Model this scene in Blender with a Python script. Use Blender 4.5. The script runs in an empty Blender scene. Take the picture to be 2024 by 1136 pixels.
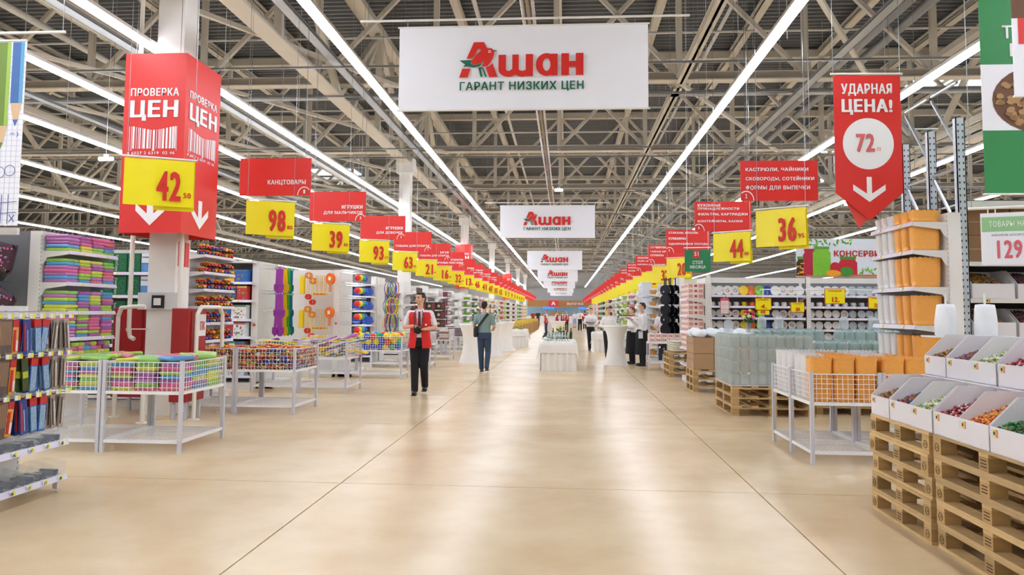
import bpy, bmesh, math, random
from mathutils import Vector, Matrix
R=math.radians; PI=math.pi
random.seed(7)
S=bpy.context.scene; COL=S.collection
# ------------------------------------------------------------------ camera
def make_camera():
    f,cx,cy=1500.,1012.,511.
    A=Vector((106.,107.,f)).normalized()
    a=.008; b=(107-106*a)/f
    U=Vector((a,-1,b)); U-=A*U.dot(A); U.normalize()
    Rt=A.cross(U)
    if Rt.x<0: Rt=-Rt
    # rows: world axes written in image axes (right, down, forward)
    M=Matrix((tuple(Rt),tuple(A),tuple(U)))
    right=M@Vector((1,0,0)); up=M@Vector((0,-1,0)); back=M@Vector((0,0,-1))
    m=Matrix((right,up,back)).transposed().to_4x4()
    m.translation=(0,0,1.48)
    c=bpy.data.cameras.new('camera'); o=bpy.data.objects.new('camera',c); COL.objects.link(o)
    o.matrix_world=m; c.sensor_width=36; c.lens=f/2024*36; c.shift_y=(cy-568)/2024; c.clip_end=400; c.clip_start=.05
    S.camera=o
make_camera()
w=bpy.data.worlds.new('world'); S.world=w; w.use_nodes=True
w.node_tree.nodes['Background'].inputs[0].default_value=(.8,.85,.95,1); w.node_tree.nodes['Background'].inputs[1].default_value=.6
S.view_settings.view_transform='Standard'; S.view_settings.look='None'; S.view_settings.gamma=1
S.view_settings.exposure=EXPO=0.0
LIGHT=29.0          # emission of the fluorescent lines
# ------------------------------------------------------------------ materials
def lin(h):
    h=h.lstrip('#'); r=[int(h[i:i+2],16)/255 for i in (0,2,4)]
    return [c/12.92 if c<=.04045 else ((c+.055)/1.055)**2.4 for c in r]
MC={}
def mat(name,h,rough=.5,metal=0,var=.06,scale=8,bump=0,alpha=1,emit=0,trans=0,spec=.5,coat=0):
    if name in MC: return MC[name]
    m=bpy.data.materials.new(name); m.use_nodes=True; nt=m.node_tree; N=nt.nodes; L=nt.links
    p=N['Principled BSDF']; c=lin(h)
    p.inputs['Roughness'].default_value=rough; p.inputs['Metallic'].default_value=metal
    p.inputs['Specular IOR Level'].default_value=spec; p.inputs['Coat Weight'].default_value=coat
    if var or bump:
        tc=N.new('ShaderNodeTexCoord'); n=N.new('ShaderNodeTexNoise'); n.inputs['Scale'].default_value=scale; n.inputs['Detail'].default_value=2
        L.new(tc.outputs['Object'],n.inputs['Vector'])
        r=N.new('ShaderNodeMixRGB'); r.inputs[1].default_value=[x*(1-var) for x in c]+[1]; r.inputs[2].default_value=[min(1,x*(1+var)) for x in c]+[1]
        L.new(n.outputs['Fac'],r.inputs[0]); L.new(r.outputs[0],p.inputs['Base Color'])
        if bump:
            b=N.new('ShaderNodeBump'); b.inputs['Strength'].default_value=bump; b.inputs['Distance'].default_value=.01
            L.new(n.outputs['Fac'],b.inputs['Height']); L.new(b.outputs[0],p.inputs['Normal'])
    else: p.inputs['Base Color'].default_value=c+[1]
    if alpha<1: p.inputs['Alpha'].default_value=alpha
    if emit: p.inputs['Emission Color'].default_value=c+[1]; p.inputs['Emission Strength'].default_value=emit
    if trans: p.inputs['Transmission Weight'].default_value=trans
    MC[name]=m; return m
def col(h,rough=.4,**k): return mat('paint_%s_%d'%(h.strip('#'),int(rough*100)),h,rough,**k)
WHITE=mat('white_enamel','#eceae6',.35,var=.02)
SHELF=mat('shelf_metal','#dfddd9',.4,var=.03)
RAILM=mat('price_rail_plastic','#d8d2e0',.3,var=.03)
WIRE=mat('wire_enamel','#f2f2f2',.35,var=0)
LEGM=mat('leg_enamel','#cfcfd6',.4,var=.03)
STEEL=mat('truss_paint','#d0c8b8',.55,var=.06,scale=2)
STEELD=mat('chord_paint','#a59b8b',.55,var=.08,scale=2)
GALV=mat('galvanised','#9a9c9c',.35,metal=.8,var=.15,scale=20)
CHROME=mat('chrome','#d8d8d8',.12,metal=1,var=0)
DARK=mat('dark','#16161a',.5,var=.05)
RED=mat('sign_red','#dc2a22',.45,var=.02)
YEL=mat('sign_yellow','#f6e600',.35,var=.03)
PRED=mat('print_red','#d92418',.5,var=0)
PWHITE=mat('print_white','#f6f4f4',.5,var=0)
PGREEN=mat('print_green','#17664c',.5,var=0)
BANW=mat('banner_white','#f4f4fa',.6,var=.03,scale=1.5)
TAGY=mat('tag_yellow','#e3dc3c',.5,var=0)
CLEAR=mat('clear_acrylic','#dfe8ee',.08,alpha=.1,var=0)
BLACKP=mat('black_print','#1c1c1c',.6,var=0)
def wood(name,h1,h2):
    if name in MC: return MC[name]
    m=bpy.data.materials.new(name); m.use_nodes=True; N=m.node_tree.nodes; L=m.node_tree.links; p=N['Principled BSDF']
    tc=N.new('ShaderNodeTexCoord'); mp=N.new('ShaderNodeMapping'); mp.inputs['Scale'].default_value=(3,3,45)
    n=N.new('ShaderNodeTexNoise'); n.inputs['Scale'].default_value=3; n.inputs['Detail'].default_value=4
    oi=N.new('ShaderNodeObjectInfo'); r=N.new('ShaderNodeMixRGB'); r.inputs[1].default_value=lin(h1)+[1]; r.inputs[2].default_value=lin(h2)+[1]
    hs=N.new('ShaderNodeHueSaturation'); mr=N.new('ShaderNodeMapRange'); mr.inputs[3].default_value=.78; mr.inputs[4].default_value=1.18
    L.new(tc.outputs['Object'],mp.inputs[0]); L.new(mp.outputs[0],n.inputs['Vector']); L.new(n.outputs['Fac'],r.inputs[0]); L.new(r.outputs[0],hs.inputs['Color'])
    L.new(oi.outputs['Random'],mr.inputs[0]); L.new(mr.outputs[0],hs.inputs['Value']); L.new(hs.outputs[0],p.inputs['Base Color'])
    p.inputs['Roughness'].default_value=.75; MC[name]=m; return m
PINE=wood('pine','#b08a55','#dcc08c'); PINEB=wood('pine_block','#a07c4c','#c9a66e')
def floor_material():
    m=bpy.data.materials.new('polished_concrete'); m.use_nodes=True; N=m.node_tree.nodes; L=m.node_tree.links; p=N['Principled BSDF']
    g=N.new('ShaderNodeNewGeometry'); n=N.new('ShaderNodeTexNoise'); n.inputs['Scale'].default_value=.9; n.inputs['Detail'].default_value=6; n.inputs['Roughness'].default_value=.6
    n2=N.new('ShaderNodeTexNoise'); n2.inputs['Scale'].default_value=5; n2.inputs['Detail'].default_value=3
    L.new(g.outputs['Position'],n.inputs['Vector']); L.new(g.outputs['Position'],n2.inputs['Vector'])
    r=N.new('ShaderNodeValToRGB'); r.color_ramp.elements[0].position=.3; r.color_ramp.elements[0].color=lin('#d3b68c')+[1]
    r.color_ramp.elements[1].position=.72; r.color_ramp.elements[1].color=lin('#e6cfaa')+[1]
    L.new(n.outputs['Fac'],r.inputs[0]); L.new(r.outputs[0],p.inputs['Base Color'])
    rr=N.new('ShaderNodeMapRange'); rr.inputs[3].default_value=.25; rr.inputs[4].default_value=.25
    L.new(n2.outputs['Fac'],rr.inputs[0]); L.new(rr.outputs[0],p.inputs['Roughness'])
    pass
    p.inputs['Specular IOR Level'].default_value=.42
    return m
# ------------------------------------------------------------------ mesh building
class MB:
    def __init__(s): s.v=[];s.f=[];s.m=[];s.s=[]
    def add(s,vs,fs,m=0,sm=False):
        o=len(s.v); s.v+=[tuple(v) for v in vs]; s.f+=[tuple(i+o for i in f) for f in fs]; s.m+=[m]*len(fs); s.s+=[sm]*len(fs); return s
    def box(s,a,b,m=0):
        x0,y0,z0=a; x1,y1,z1=b
        return s.add([(x0,y0,z0),(x1,y0,z0),(x1,y1,z0),(x0,y1,z0),(x0,y0,z1),(x1,y0,z1),(x1,y1,z1),(x0,y1,z1)],
          [(0,3,2,1),(4,5,6,7),(0,1,5,4),(1,2,6,5),(2,3,7,6),(3,0,4,7)],m)
    def cbox(s,a,b,c=.01,m=0):   # box with chamfered vertical and top edges
        x0,y0,z0=a; x1,y1,z1=b
        def ring(i,z): return [(x0+i,y0,z),(x1-i,y0,z),(x1,y0+i,z),(x1,y1-i,z),(x1-i,y1,z),(x0+i,y1,z),(x0,y1-i,z),(x0,y0+i,z)]
        def ring2(e,z): return [(x0+c+e,y0+e,z),(x1-c-e,y0+e,z),(x1-e,y0+c+e,z),(x1-e,y1-c-e,z),(x1-c-e,y1-e,z),(x0+c+e,y1-e,z),(x0+e,y1-c-e,z),(x0+e,y0+c+e,z)]
        V=ring2(c*.6,z0)+ring(c,z0+c)+ring(c,z1-c)+ring2(c*.6,z1)
        F=[tuple(range(7,-1,-1)),tuple(range(24,32))]
        for k in range(3):
            for i in range(8): j=(i+1)%8; F.append((k*8+i,k*8+j,k*8+8+j,k*8+8+i))
        return s.add(V,F,m)
    def bar(s,p,q,w,h,m=0):
        p=Vector(p);q=Vector(q);d=(q-p).normalized(); up=Vector((0,0,1)) if abs(d.z)<.95 else Vector((0,1,0))
        a=d.cross(up).normalized()*(w/2); b=a.cross(d).normalized()*(h/2)
        V=[p-a-b,p+a-b,p+a+b,p-a+b,q-a-b,q+a-b,q+a+b,q-a+b]
        return s.add(V,[(0,1,2,3),(7,6,5,4),(0,4,5,1),(1,5,6,2),(2,6,7,3),(3,7,4,0)],m)
    def cyl(s,p,q,r,n=8,m=0,r2=None,cap=True,sm=True):
        p=Vector(p);q=Vector(q);d=(q-p).normalized(); up=Vector((0,0,1)) if abs(d.z)<.95 else Vector((0,1,0))
        a=d.cross(up).normalized(); b=a.cross(d).normalized(); r2=r if r2 is None else r2
        V=[p+(a*math.cos(2*PI*i/n)+b*math.sin(2*PI*i/n))*r for i in range(n)]+[q+(a*math.cos(2*PI*i/n)+b*math.sin(2*PI*i/n))*r2 for i in range(n)]
        s.add(V,[(i,n+i,n+(i+1)%n,(i+1)%n) for i in range(n)],m,sm)
        if cap: s.add(V,[tuple(range(n)),tuple(range(2*n-1,n-1,-1))],m)
        return s
    def tube(s,P,r,n=8,m=0):
        for i in range(len(P)-1): s.cyl(P[i],P[i+1],r,n,m)
        for c in P[1:-1]: s.sph(c,(r,r,r),n,4,m)
        return s
    def lathe(s,prof,c=(0,0,0),n=16,m=0,sm=True,sq=0,cap=True):
        V=[]
        for r,z in prof:
            for i in range(n):
                t=2*PI*i/n; k=1
                if sq: k=1/(abs(math.cos(t))**sq+abs(math.sin(t))**sq)**(1/sq)
                V.append((c[0]+r*k*math.cos(t),c[1]+r*k*math.sin(t),c[2]+z))
        F=[(k*n+i,k*n+(i+1)%n,(k+1)*n+(i+1)%n,(k+1)*n+i) for k in range(len(prof)-1) for i in range(n)]
        s.add(V,F,m,sm)
        if cap: s.add(V,[tuple(range(n-1,-1,-1)),tuple(range((len(prof)-1)*n,len(prof)*n))],m)
        return s
    def sph(s,c,r,n=10,k=6,m=0):
        if not isinstance(r,(tuple,list)): r=(r,r,r)
        V=[(c[0],c[1],c[2]-r[2])]
        for j in range(1,k):
            a=-PI/2+PI*j/k
            for i in range(n):
                t=2*PI*i/n; V.append((c[0]+r[0]*math.cos(a)*math.cos(t),c[1]+r[1]*math.cos(a)*math.sin(t),c[2]+r[2]*math.sin(a)))
        V.append((c[0],c[1],c[2]+r[2])); F=[]
        for i in range(n):
            j=(i+1)%n; F.append((0,1+j,1+i)); F.append((len(V)-1,1+(k-2)*n+i,1+(k-2)*n+j))
            for q in range(k-2): F.append((1+q*n+i,1+q*n+j,1+(q+1)*n+j,1+(q+1)*n+i))
        return s.add(V,F,m,True)
    def torus(s,c,R0,r,n=28,k=6,m=0,ax='y',sx=1,sz=1):
        V=[]
        for i in range(n):
            t=2*PI*i/n
            for j in range(k):
                u=2*PI*j/k; d=R0+r*math.cos(u); x,z,y=d*math.cos(t)*sx,d*math.sin(t)*sz,r*math.sin(u)
                V.append((c[0]+x,c[1]+y,c[2]+z) if ax=='y' else ((c[0]+y,c[1]+x,c[2]+z) if ax=='x' else (c[0]+x,c[1]+z,c[2]+y)))
        return s.add(V,[(i*k+j,i*k+(j+1)%k,((i+1)%n)*k+(j+1)%k,((i+1)%n)*k+j) for i in range(n) for j in range(k)],m,True)
    def prism(s,poly,y0,y1,m=0,ax='y'):   # polygon in XZ pushed along Y (or in YZ along X)
        n=len(poly); g=(lambda p,y:(p[0],y,p[1])) if ax=='y' else (lambda p,y:(y,p[0],p[1])) if ax=='x' else (lambda p,y:(p[0],p[1],y))
        V=[g(p,y0) for p in poly]+[g(p,y1) for p in poly]
        return s.add(V,[tuple(range(n)),tuple(range(2*n-1,n-1,-1))]+[(i,n+i,n+(i+1)%n,(i+1)%n) for i in range(n)],m)
    def sheet(s,fn,nu,nv,m=0,sm=True):
        V=[fn(i/nu,j/nv) for j in range(nv+1) for i in range(nu+1)]
        return s.add(V,[(j*(nu+1)+i,j*(nu+1)+i+1,(j+1)*(nu+1)+i+1,(j+1)*(nu+1)+i) for j in range(nv) for i in range(nu)],m,sm)
    def mesh(s,name,mats):
        me=bpy.data.meshes.new(name); me.from_pydata(s.v,[],s.f)
        if not isinstance(mats,(list,tuple)): mats=[mats]
        for x in mats: me.materials.append(x)
        me.polygons.foreach_set('material_index',s.m); me.polygons.foreach_set('use_smooth',s.s); me.update()
        bm=bmesh.new(); bm.from_mesh(me); bmesh.ops.recalc_face_normals(bm,faces=bm.faces); bm.to_mesh(me); bm.free()
        return me
    def build(s,name,mats,parent=None,**k): return ob(name,s.mesh(name,mats),parent,**k)
def ob(name,me,parent=None,loc=(0,0,0),rz=0,label=None,cat=None,group=None,kind=None,rot=None,scale=None):
    o=bpy.data.objects.new(name,me); COL.objects.link(o)
    if parent: o.parent=parent
    o.location=loc; o.rotation_euler=rot if rot else (0,0,rz)
    if scale: o.scale=scale
    if label: o['label']=label
    if cat: o['category']=cat
    if group: o['group']=group
    if kind: o['kind']=kind
    return o
def thing(name,label,cat,loc=(0,0,0),rz=0,group=None,rot=None): return ob(name,None,None,loc,rz,label,cat,group,rot=rot)
def dup(o,loc,rz=None,label=None,group=None,parent=None,rot=None):
    c=o.copy(); COL.objects.link(c)
    if parent: c.parent=parent
    else:
        c.location=loc
        if rz is not None: c.rotation_euler=(0,0,rz)
        if rot is not None: c.rotation_euler=rot
    if label: c['label']=label
    if group: c['group']=group
    for ch in o.children: dup(ch,None,parent=c)
    return c
MESHC={}
def cached(key,fn):
    if key not in MESHC: MESHC[key]=fn()
    return MESHC[key]
ORD=['first','second','third','fourth','fifth','sixth','seventh','eighth','ninth','tenth','eleventh','twelfth','thirteenth','fourteenth','fifteenth','sixteenth','seventeenth','eighteenth','nineteenth','twentieth']
ORD+=['twenty-'+x for x in ORD[:9]]+['thirtieth']+['thirty-'+x for x in ORD[:9]]
# lettering: the text is fitted to the rectangle x0..x1, z0..z1 of the parent's XZ plane
TC={}
def text_mesh(s):
    if s in TC: return TC[s]
    c=bpy.data.curves.new('lettering','FONT'); c.body=s; c.size=1; c.resolution_u=2; c.space_character=1.13
    o=bpy.data.objects.new('lettering',c); me=bpy.data.meshes.new_from_object(o)
    bpy.data.objects.remove(o)
    vs=[(v.co.x,v.co.y) for v in me.vertices]; fs=[tuple(p.vertices) for p in me.polygons]
    bpy.data.meshes.remove(me)
    # overlapping contours of one glyph get slightly different depths
    par=list(range(len(vs)))
    def fd(i):
        while par[i]!=i: par[i]=par[par[i]]; i=par[i]
        return i
    for q in fs:
        for i in q[1:]: par[fd(i)]=fd(q[0])
    ids={}; cp=[ids.setdefault(fd(i),len(ids)) for i in range(len(vs))]
    TC[s]=([(v[0],v[1],.00022*(c%3)) for v,c in zip(vs,cp)],fs); return TC[s]
def put_text(mb,s,x0,x1,z0,z1,y,m=0,bold=.03,ax='y'):
    vs,fs=text_mesh(s)
    if not vs: return
    B=bold; O=[(0,0)] if B<=.012 else [(-B,-B*.4),(B,-B*.4),(-B,B*.4),(B,B*.4),(0,0)]
    if B>.03 and len(s)<=6: O+=[(-B,0),(B,0),(-B*.6,B*.4),(B*.6,B*.4),(-B*.6,-B*.4),(B*.6,-B*.4),(0,B*.4),(0,-B*.4)]     # strokes thickened by overlaid copies
    a=min(v[0] for v in vs)-B;b=max(v[0] for v in vs)+B;c=min(v[1] for v in vs)-B*.4;d=max(v[1] for v in vs)+B*.4
    for k,(ox,oz) in enumerate(O):
        P=[(x0+(v[0]+ox-a)/(b-a)*(x1-x0),z0+(v[1]+oz-c)/(d-c)*(z1-z0)) for v in vs]
        yy=y-.0007*k if ax=='y' else y+.0007*k
        mb.add([(p[0],yy-v[2],p[1]) for p,v in zip(P,vs)] if ax=='y' else [(yy+v[2],p[0],p[1]) for p,v in zip(P,vs)],fs,m)
def poly(mb,P,y,m=0):
    mb.add([(p[0],y,p[1]) for p in P],[tuple(range(len(P)))],m)
# ------------------------------------------------------------------ the hall
X0,X1,Y0,Y1=-62.,62.,-8.,117.
def hall():
    fm=floor_material(); jm=mat('joint','#5d4c3c',.7)
    fl=MB().box((X0,Y0,-.2),(X1,Y1,-.012)).build('floor',jm,kind='structure')
    xs=[-1.93+3.53*k for k in range(-17,19)]; ys=[-7.25+3.45*k for k in range(0,36)]
    cells=[(i,j) for i in range(len(xs)-1) for j in range(len(ys)-1)]
    cells.sort(key=lambda c:math.hypot((xs[c[0]]+1.7)*(1.7),ys[c[1]]-2) if ys[c[1]]>-1 else 999)
    me=MB().box((.0055,.005,-.014),(3.5245,3.445,0)).mesh('slab',fm); rest=MB()
    for n,(i,j) in enumerate(cells):
        if n<150: ob('slab',me,fl,(xs[i],ys[j],0))
        else: rest.box((xs[i]+.003,ys[j]+.003,-.014),(xs[i]+3.527,ys[j]+3.447,0))
    rest.build('slab',fm,fl,kind='stuff')
    wm=mat('wall_panel','#cfd0cf',.6,var=.04,scale=.5)
    MB().box((X0-.3,Y0,0),(X0,Y1,11)).build('wall_left',wm,kind='structure')
    MB().box((X1,Y0,0),(X1+.3,Y1,11)).build('wall_right',wm,kind='structure')
    MB().box((X0,Y1,0),(X1,Y1+.3,11)).build('wall_back',wm,kind='structure')
    MB().box((X0,Y0-.3,0),(X1,Y0,11)).build('wall_front',wm,kind='structure')
    # corrugated roof deck, ribs running across the hall
    d=MB(); y=Y0; dm=mat('roof_deck','#6c6f72',.45,metal=.3,var=.1,scale=1)
    pts=[]
    while y<Y1+.2:
        pts+=[(y,10.72),(y+.1,10.72),(y+.14,10.84),(y+.26,10.84)]; y+=.3
    V=[(X0,a,b) for a,b in pts]+[(X1,a,b) for a,b in pts]; n=len(pts)
    d.add(V,[(i,i+1,n+i+1,n+i) for i in range(n-1)]); d.box((X0,Y0,10.9),(X1,Y1+.3,11))
    d.build('ceiling',dm,kind='structure')
hall()
def roof_steel():
    px=[-.25+3*k for k in range(-20,21)]; px=[x for x in px if X0<x<X1]
    post=MB().box((-.07,-.06,7.2),(.07,.06,10.5)).mesh('post',STEEL)
    def diag(sg):
        m=MB().bar((0,0,7.25),(-3*sg,0,10.4),.12,.1)
        m.prism([(-.2,7.2),(.2,7.2),(.12,7.55),(-.28*sg-.05,7.62)],-.015,.015)
        return m.mesh('diagonal',STEEL)
    dl,dr=diag(-1),diag(1)
    for k in range(0,14):
        Y=2.4+8*k
        t=MB().box((X0,Y-.15,7.12),(X1,Y+.15,7.15)).box((X0,Y-.02,7.15),(X1,Y+.02,7.32),1).box((X0,Y-.12,7.32),(X1,Y+.12,7.34)).box((X0,Y-.13,10.35),(X1,Y+.13,10.6))
        t=t.build('trim_%d'%(k+1),[STEEL,STEELD],kind='structure',label='transverse roof truss with posts and diagonals')
        if k<7:
            for x in px:
                if abs(x)<5+Y*.9: ob('post',post,t,(x,Y,0)); ob('diagonal',dr if x>0 else dl,t,(x,Y,0))
        else:
            f=MB()
            for x in px:
                s=1 if x>0 else -1
                f.box((x-.07,Y-.06,7.2),(x+.07,Y+.06,10.5)); f.bar((x,Y,7.25),(x-3*s,Y,10.4),.12,.1)
            f.build('web_members',STEEL,t,kind='stuff')
    n=20
    for i,x in enumerate(px):       # purlins under the deck
        if abs(x)<46:
            MB().box((x-.11,Y0,10.6),(x+.11,Y1,10.63)).box((x-.02,Y0,10.6),(x+.02,Y1,10.72)).box((x-.11,Y0,10.38),(x+.11,Y1,10.4)).build('trim_%d'%n,STEEL,kind='structure'); n+=1
    for x,wd,z in ((2.75,.2,7.0),(-9.25,.2,7.0),(11.75,.2,7.0),(-15.25,.2,7.0)):       # lower bracing beams
        for k in range(13):
            MB().box((x-wd/2,2.6+8*k,z),(x+wd/2,10.2+8*k,z+.03)).box((x-wd/2,2.6+8*k,z+.16),(x+wd/2,10.2+8*k,z+.19)).box((x-.03,2.6+8*k,z),(x+.03,10.2+8*k,z+.19)).build('trim_%d'%n,STEEL,kind='structure'); n+=1
    # column line: longitudinal truss at x=-5.7 and +12.3, -23.7
    for x in (-5.72,12.3,-23.7):
        t=MB().box((x-.2,2.4,6.75),(x+.2,Y1,6.79)).box((x-.04,2.4,6.79),(x+.04,Y1,6.95)).box((x-.15,2.4,9.9),(x+.15,Y1,10.1)).build('trim_%d'%n,STEEL,kind='structure',label='longitudinal roof truss along the columns'); n+=1
        for k in range(12 if x==-5.72 else 6):
            Y=2.4+8*k
            for a,b in (((x,Y,6.9),(x,Y+4,9.95)),((x,Y+8,6.9),(x,Y+4,9.95)),((x,Y+4,6.9),(x,Y+4,9.95)),((x-.3,Y+2,6.9),(x,Y+4,9.95))):
                MB().bar(a,b,.16,.14).build('diagonal',STEEL,t)
    # zig-zag bracing in plan at the lower level
    for k in range(0,13):
        Y=2.4+8*k
        for x in (-14.7,-8.7,2.75,11.7):
            t=MB().bar((x,Y,7.1),(x+4.5,Y+8,7.1),.09,.09).build('trim_%d'%n,STEEL,kind='structure'); n+=1
    return n
NT=roof_steel()
def services():
    n=NT
    pipe=mat('pipe_paint','#d9d6d0',.4); gp=mat('grey_pipe','#8a8a88',.4,metal=.3)
    for x,z,r,m in ((-11.2,8.2,.16,pipe),(-13.2,8.6,.09,pipe),(-7.6,8.8,.05,pipe),(7.4,8.3,.12,gp),(7.9,8.3,.12,gp),(-17,8.3,.2,gp),(4.2,9.3,.05,pipe),(-2.3,9.2,.06,pipe),(15,8.4,.14,pipe)):
        MB().cyl((x,Y0,z),(x,Y1,z),r,10).build('trim_%d'%n,m,kind='structure',label='long pipe hung under the roof'); n+=1
    for k in range(30):
        Y=5.2+3.7*k
        MB().cyl((-22,Y,8.95),(26,Y,8.95),.035,6).build('trim_%d'%n,pipe,kind='structure',label='thin sprinkler pipe crossing the hall'); n+=1
        if k<22: MB().box((-20,Y+1.6,6.2+.5*(k%2)),(24,Y+1.64,6.24+.5*(k%2))).build('trim_%d'%n,GALV,kind='structure',label='thin hanger rail crossing the hall'); n+=1
    # cable trays
    for x,z in ((-7.4,5.9),(-4.5,6.3),(5.4,6.6),(-12.4,6.4)):
        MB().box((x-.1,Y0,z),(x-.09,Y1,z+.06)).box((x+.09,Y0,z),(x+.1,Y1,z+.06)).box((x-.1,Y0,z),(x+.1,Y1,z+.005)).build('trim_%d'%n,GALV,kind='structure',label='galvanised cable tray along the hall'); n+=1
    for Y,z in ((8.8,5.8),(19,7.0)):
        t=MB().box((-24,Y,z),(-1.2 if Y<10 else 20,Y+.02,z+.1)).box((-24,Y+.25,z),(-1.2 if Y<10 else 20,Y+.27,z+.1)).box((-24,Y,z),(-1.2 if Y<10 else 20,Y+.27,z+.01)).build('trim_%d'%n,GALV,kind='structure',label='perforated cable tray crossing the hall'); n+=1
    # roof windows letting daylight in far to the right
    sk=mat('daylight_glass','#cfe2ff',.2,emit=5)
    for i,(x,y) in enumerate(((13.5,29),(13.2,41),(17,52),(-18,48))):
        MB().box((x,y,10.66),(x+4.2,y+2.0,10.7)).build('window_%d'%(i+1),sk,kind='structure')
    wire=mat('hanger_wire','#c9c9c9',.4)
    h=MB()
    for k in range(60):
        x=random.choice((-14,-11,-8.3,-6,-4.6,3,3.6,5.8,8,10,13))+random.uniform(-.5,.5); y=random.uniform(7,60)
        h.box((x-.004,y-.004,random.uniform(5.2,6)),(x+.004,y+.004,10.6))
    h.build('trim_%d'%n,wire,kind='stuff',label='thin hanging wires below the roof')
services()
def lights():
    em=mat('tube_light','#eef4ff',.4,emit=LIGHT,var=0)
    LL=[-3.25,-6.06,-8.22,-10.85,-14.2,-18.6,-24.4,-32,-43]; LR=[2.87,5.86,9.4,13.6,19,27,38]
    for i,x in enumerate(LL+LR):
        side='left' if x<0 else 'right'
        k=(LL if x<0 else LR).index(x)
        t=thing('light_line','%s long fluorescent light line %s of the central aisle'%(ORD[k],side),'light',(x,0,5.28),0,'fluorescent lines under the roof')
        MB().box((-.07,-5,.05),(.07,114,.1)).build('housing',WHITE,t)
        g=MB()
        for a in range(-5,113,2):
            g.box((-.055,a+.01,0),(.055,a+1.99,.05))
        g.build('diffuser',em,t)
        wv=MB()
        for a in range(1,60,4): wv.box((-.003,a,.1),(.003,a+.006,5.1))
        wv.build('suspension_wire',GALV,t)
    # unlit middle reflector line
    t=thing('unlit_light_line','unlit chrome reflector line above the middle of the aisle','light',(-.49,0,5.28))
    MB().box((-.02,3,.02),(.02,60,.1)).build('housing',STEELD,t)
    for s in (-1,1): MB().cyl((s*.065,3,.04),(s*.065,60,.04),.028,8).build('reflector',CHROME,t)
    # small bay lamps between the lines
    sm=mat('spot_glow','#f4f4ff',.4,emit=18,var=0)
    for i,(x,y,z) in enumerate(((-.25,26,5.7),(8.75,24,4.9),(-9.25,17,4.7),(-12.25,22,4.9),(-9.25,14.5,4.5),(8.75,16,4.6),(5.75,33,4.6))):
        t=thing('pendant_lamp',('small bright pendant lamp above the aisle','small bright pendant lamp beyond the conserves banner','small pendant lamp above the toy shelves','small pendant lamp beyond the toy shelves','small pendant lamp left of the red column sign','small pendant lamp by the pallet rack','small pendant lamp above the far right signs')[i],'lamp',(x,y,z),0,'small pendant lamps')
        MB().cyl((0,0,.03),(0,0,.09),.05,8).cyl((0,0,.09),(0,0,10.6-z),.005,4).build('cap',WHITE,t)
        MB().cyl((-.14,0,0),(.14,0,0),.04,8).build('bulb',sm,t)
lights()
def columns():
    cm=mat('column_concrete','#efece6',.6,var=.03,scale=3)
    for k in range(7):
        y=10.36+16*k
        t=thing('column','%s pale concrete column left of the aisle counting from the camera'%ORD[k],'column',(-5.72,y+.22,0),0)
        MB().box((-.2,-.2,0),(.2,.2,7.0)).build('shaft',cm,t)
        MB().box((-.3,-.3,6.4),(.3,.3,6.95)).build('capital',cm,t)
        if k==0:
            MB().box((-.3,-.26,1.48),(.3,-.2,1.72)).build('junction_plate',mat('plate','#dcdcda',.4),t)
            MB().box((-.08,-.29,1.5),(.09,-.26,1.68)).box((-.05,-.295,1.54),(.055,-.29,1.64),1).build('socket_frame',[DARK,WHITE],t)
            p=MB(); p.box((.2,-.14,2.1),(.21,0,2.45)); p.box((.2,.04,2.1),(.21,.16,2.45)); p.build('red_notice',RED,t)
            MB().box((.2,-.14,1.85),(.205,.14,2.05)).build('white_notice',WHITE,t)
columns()
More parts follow.
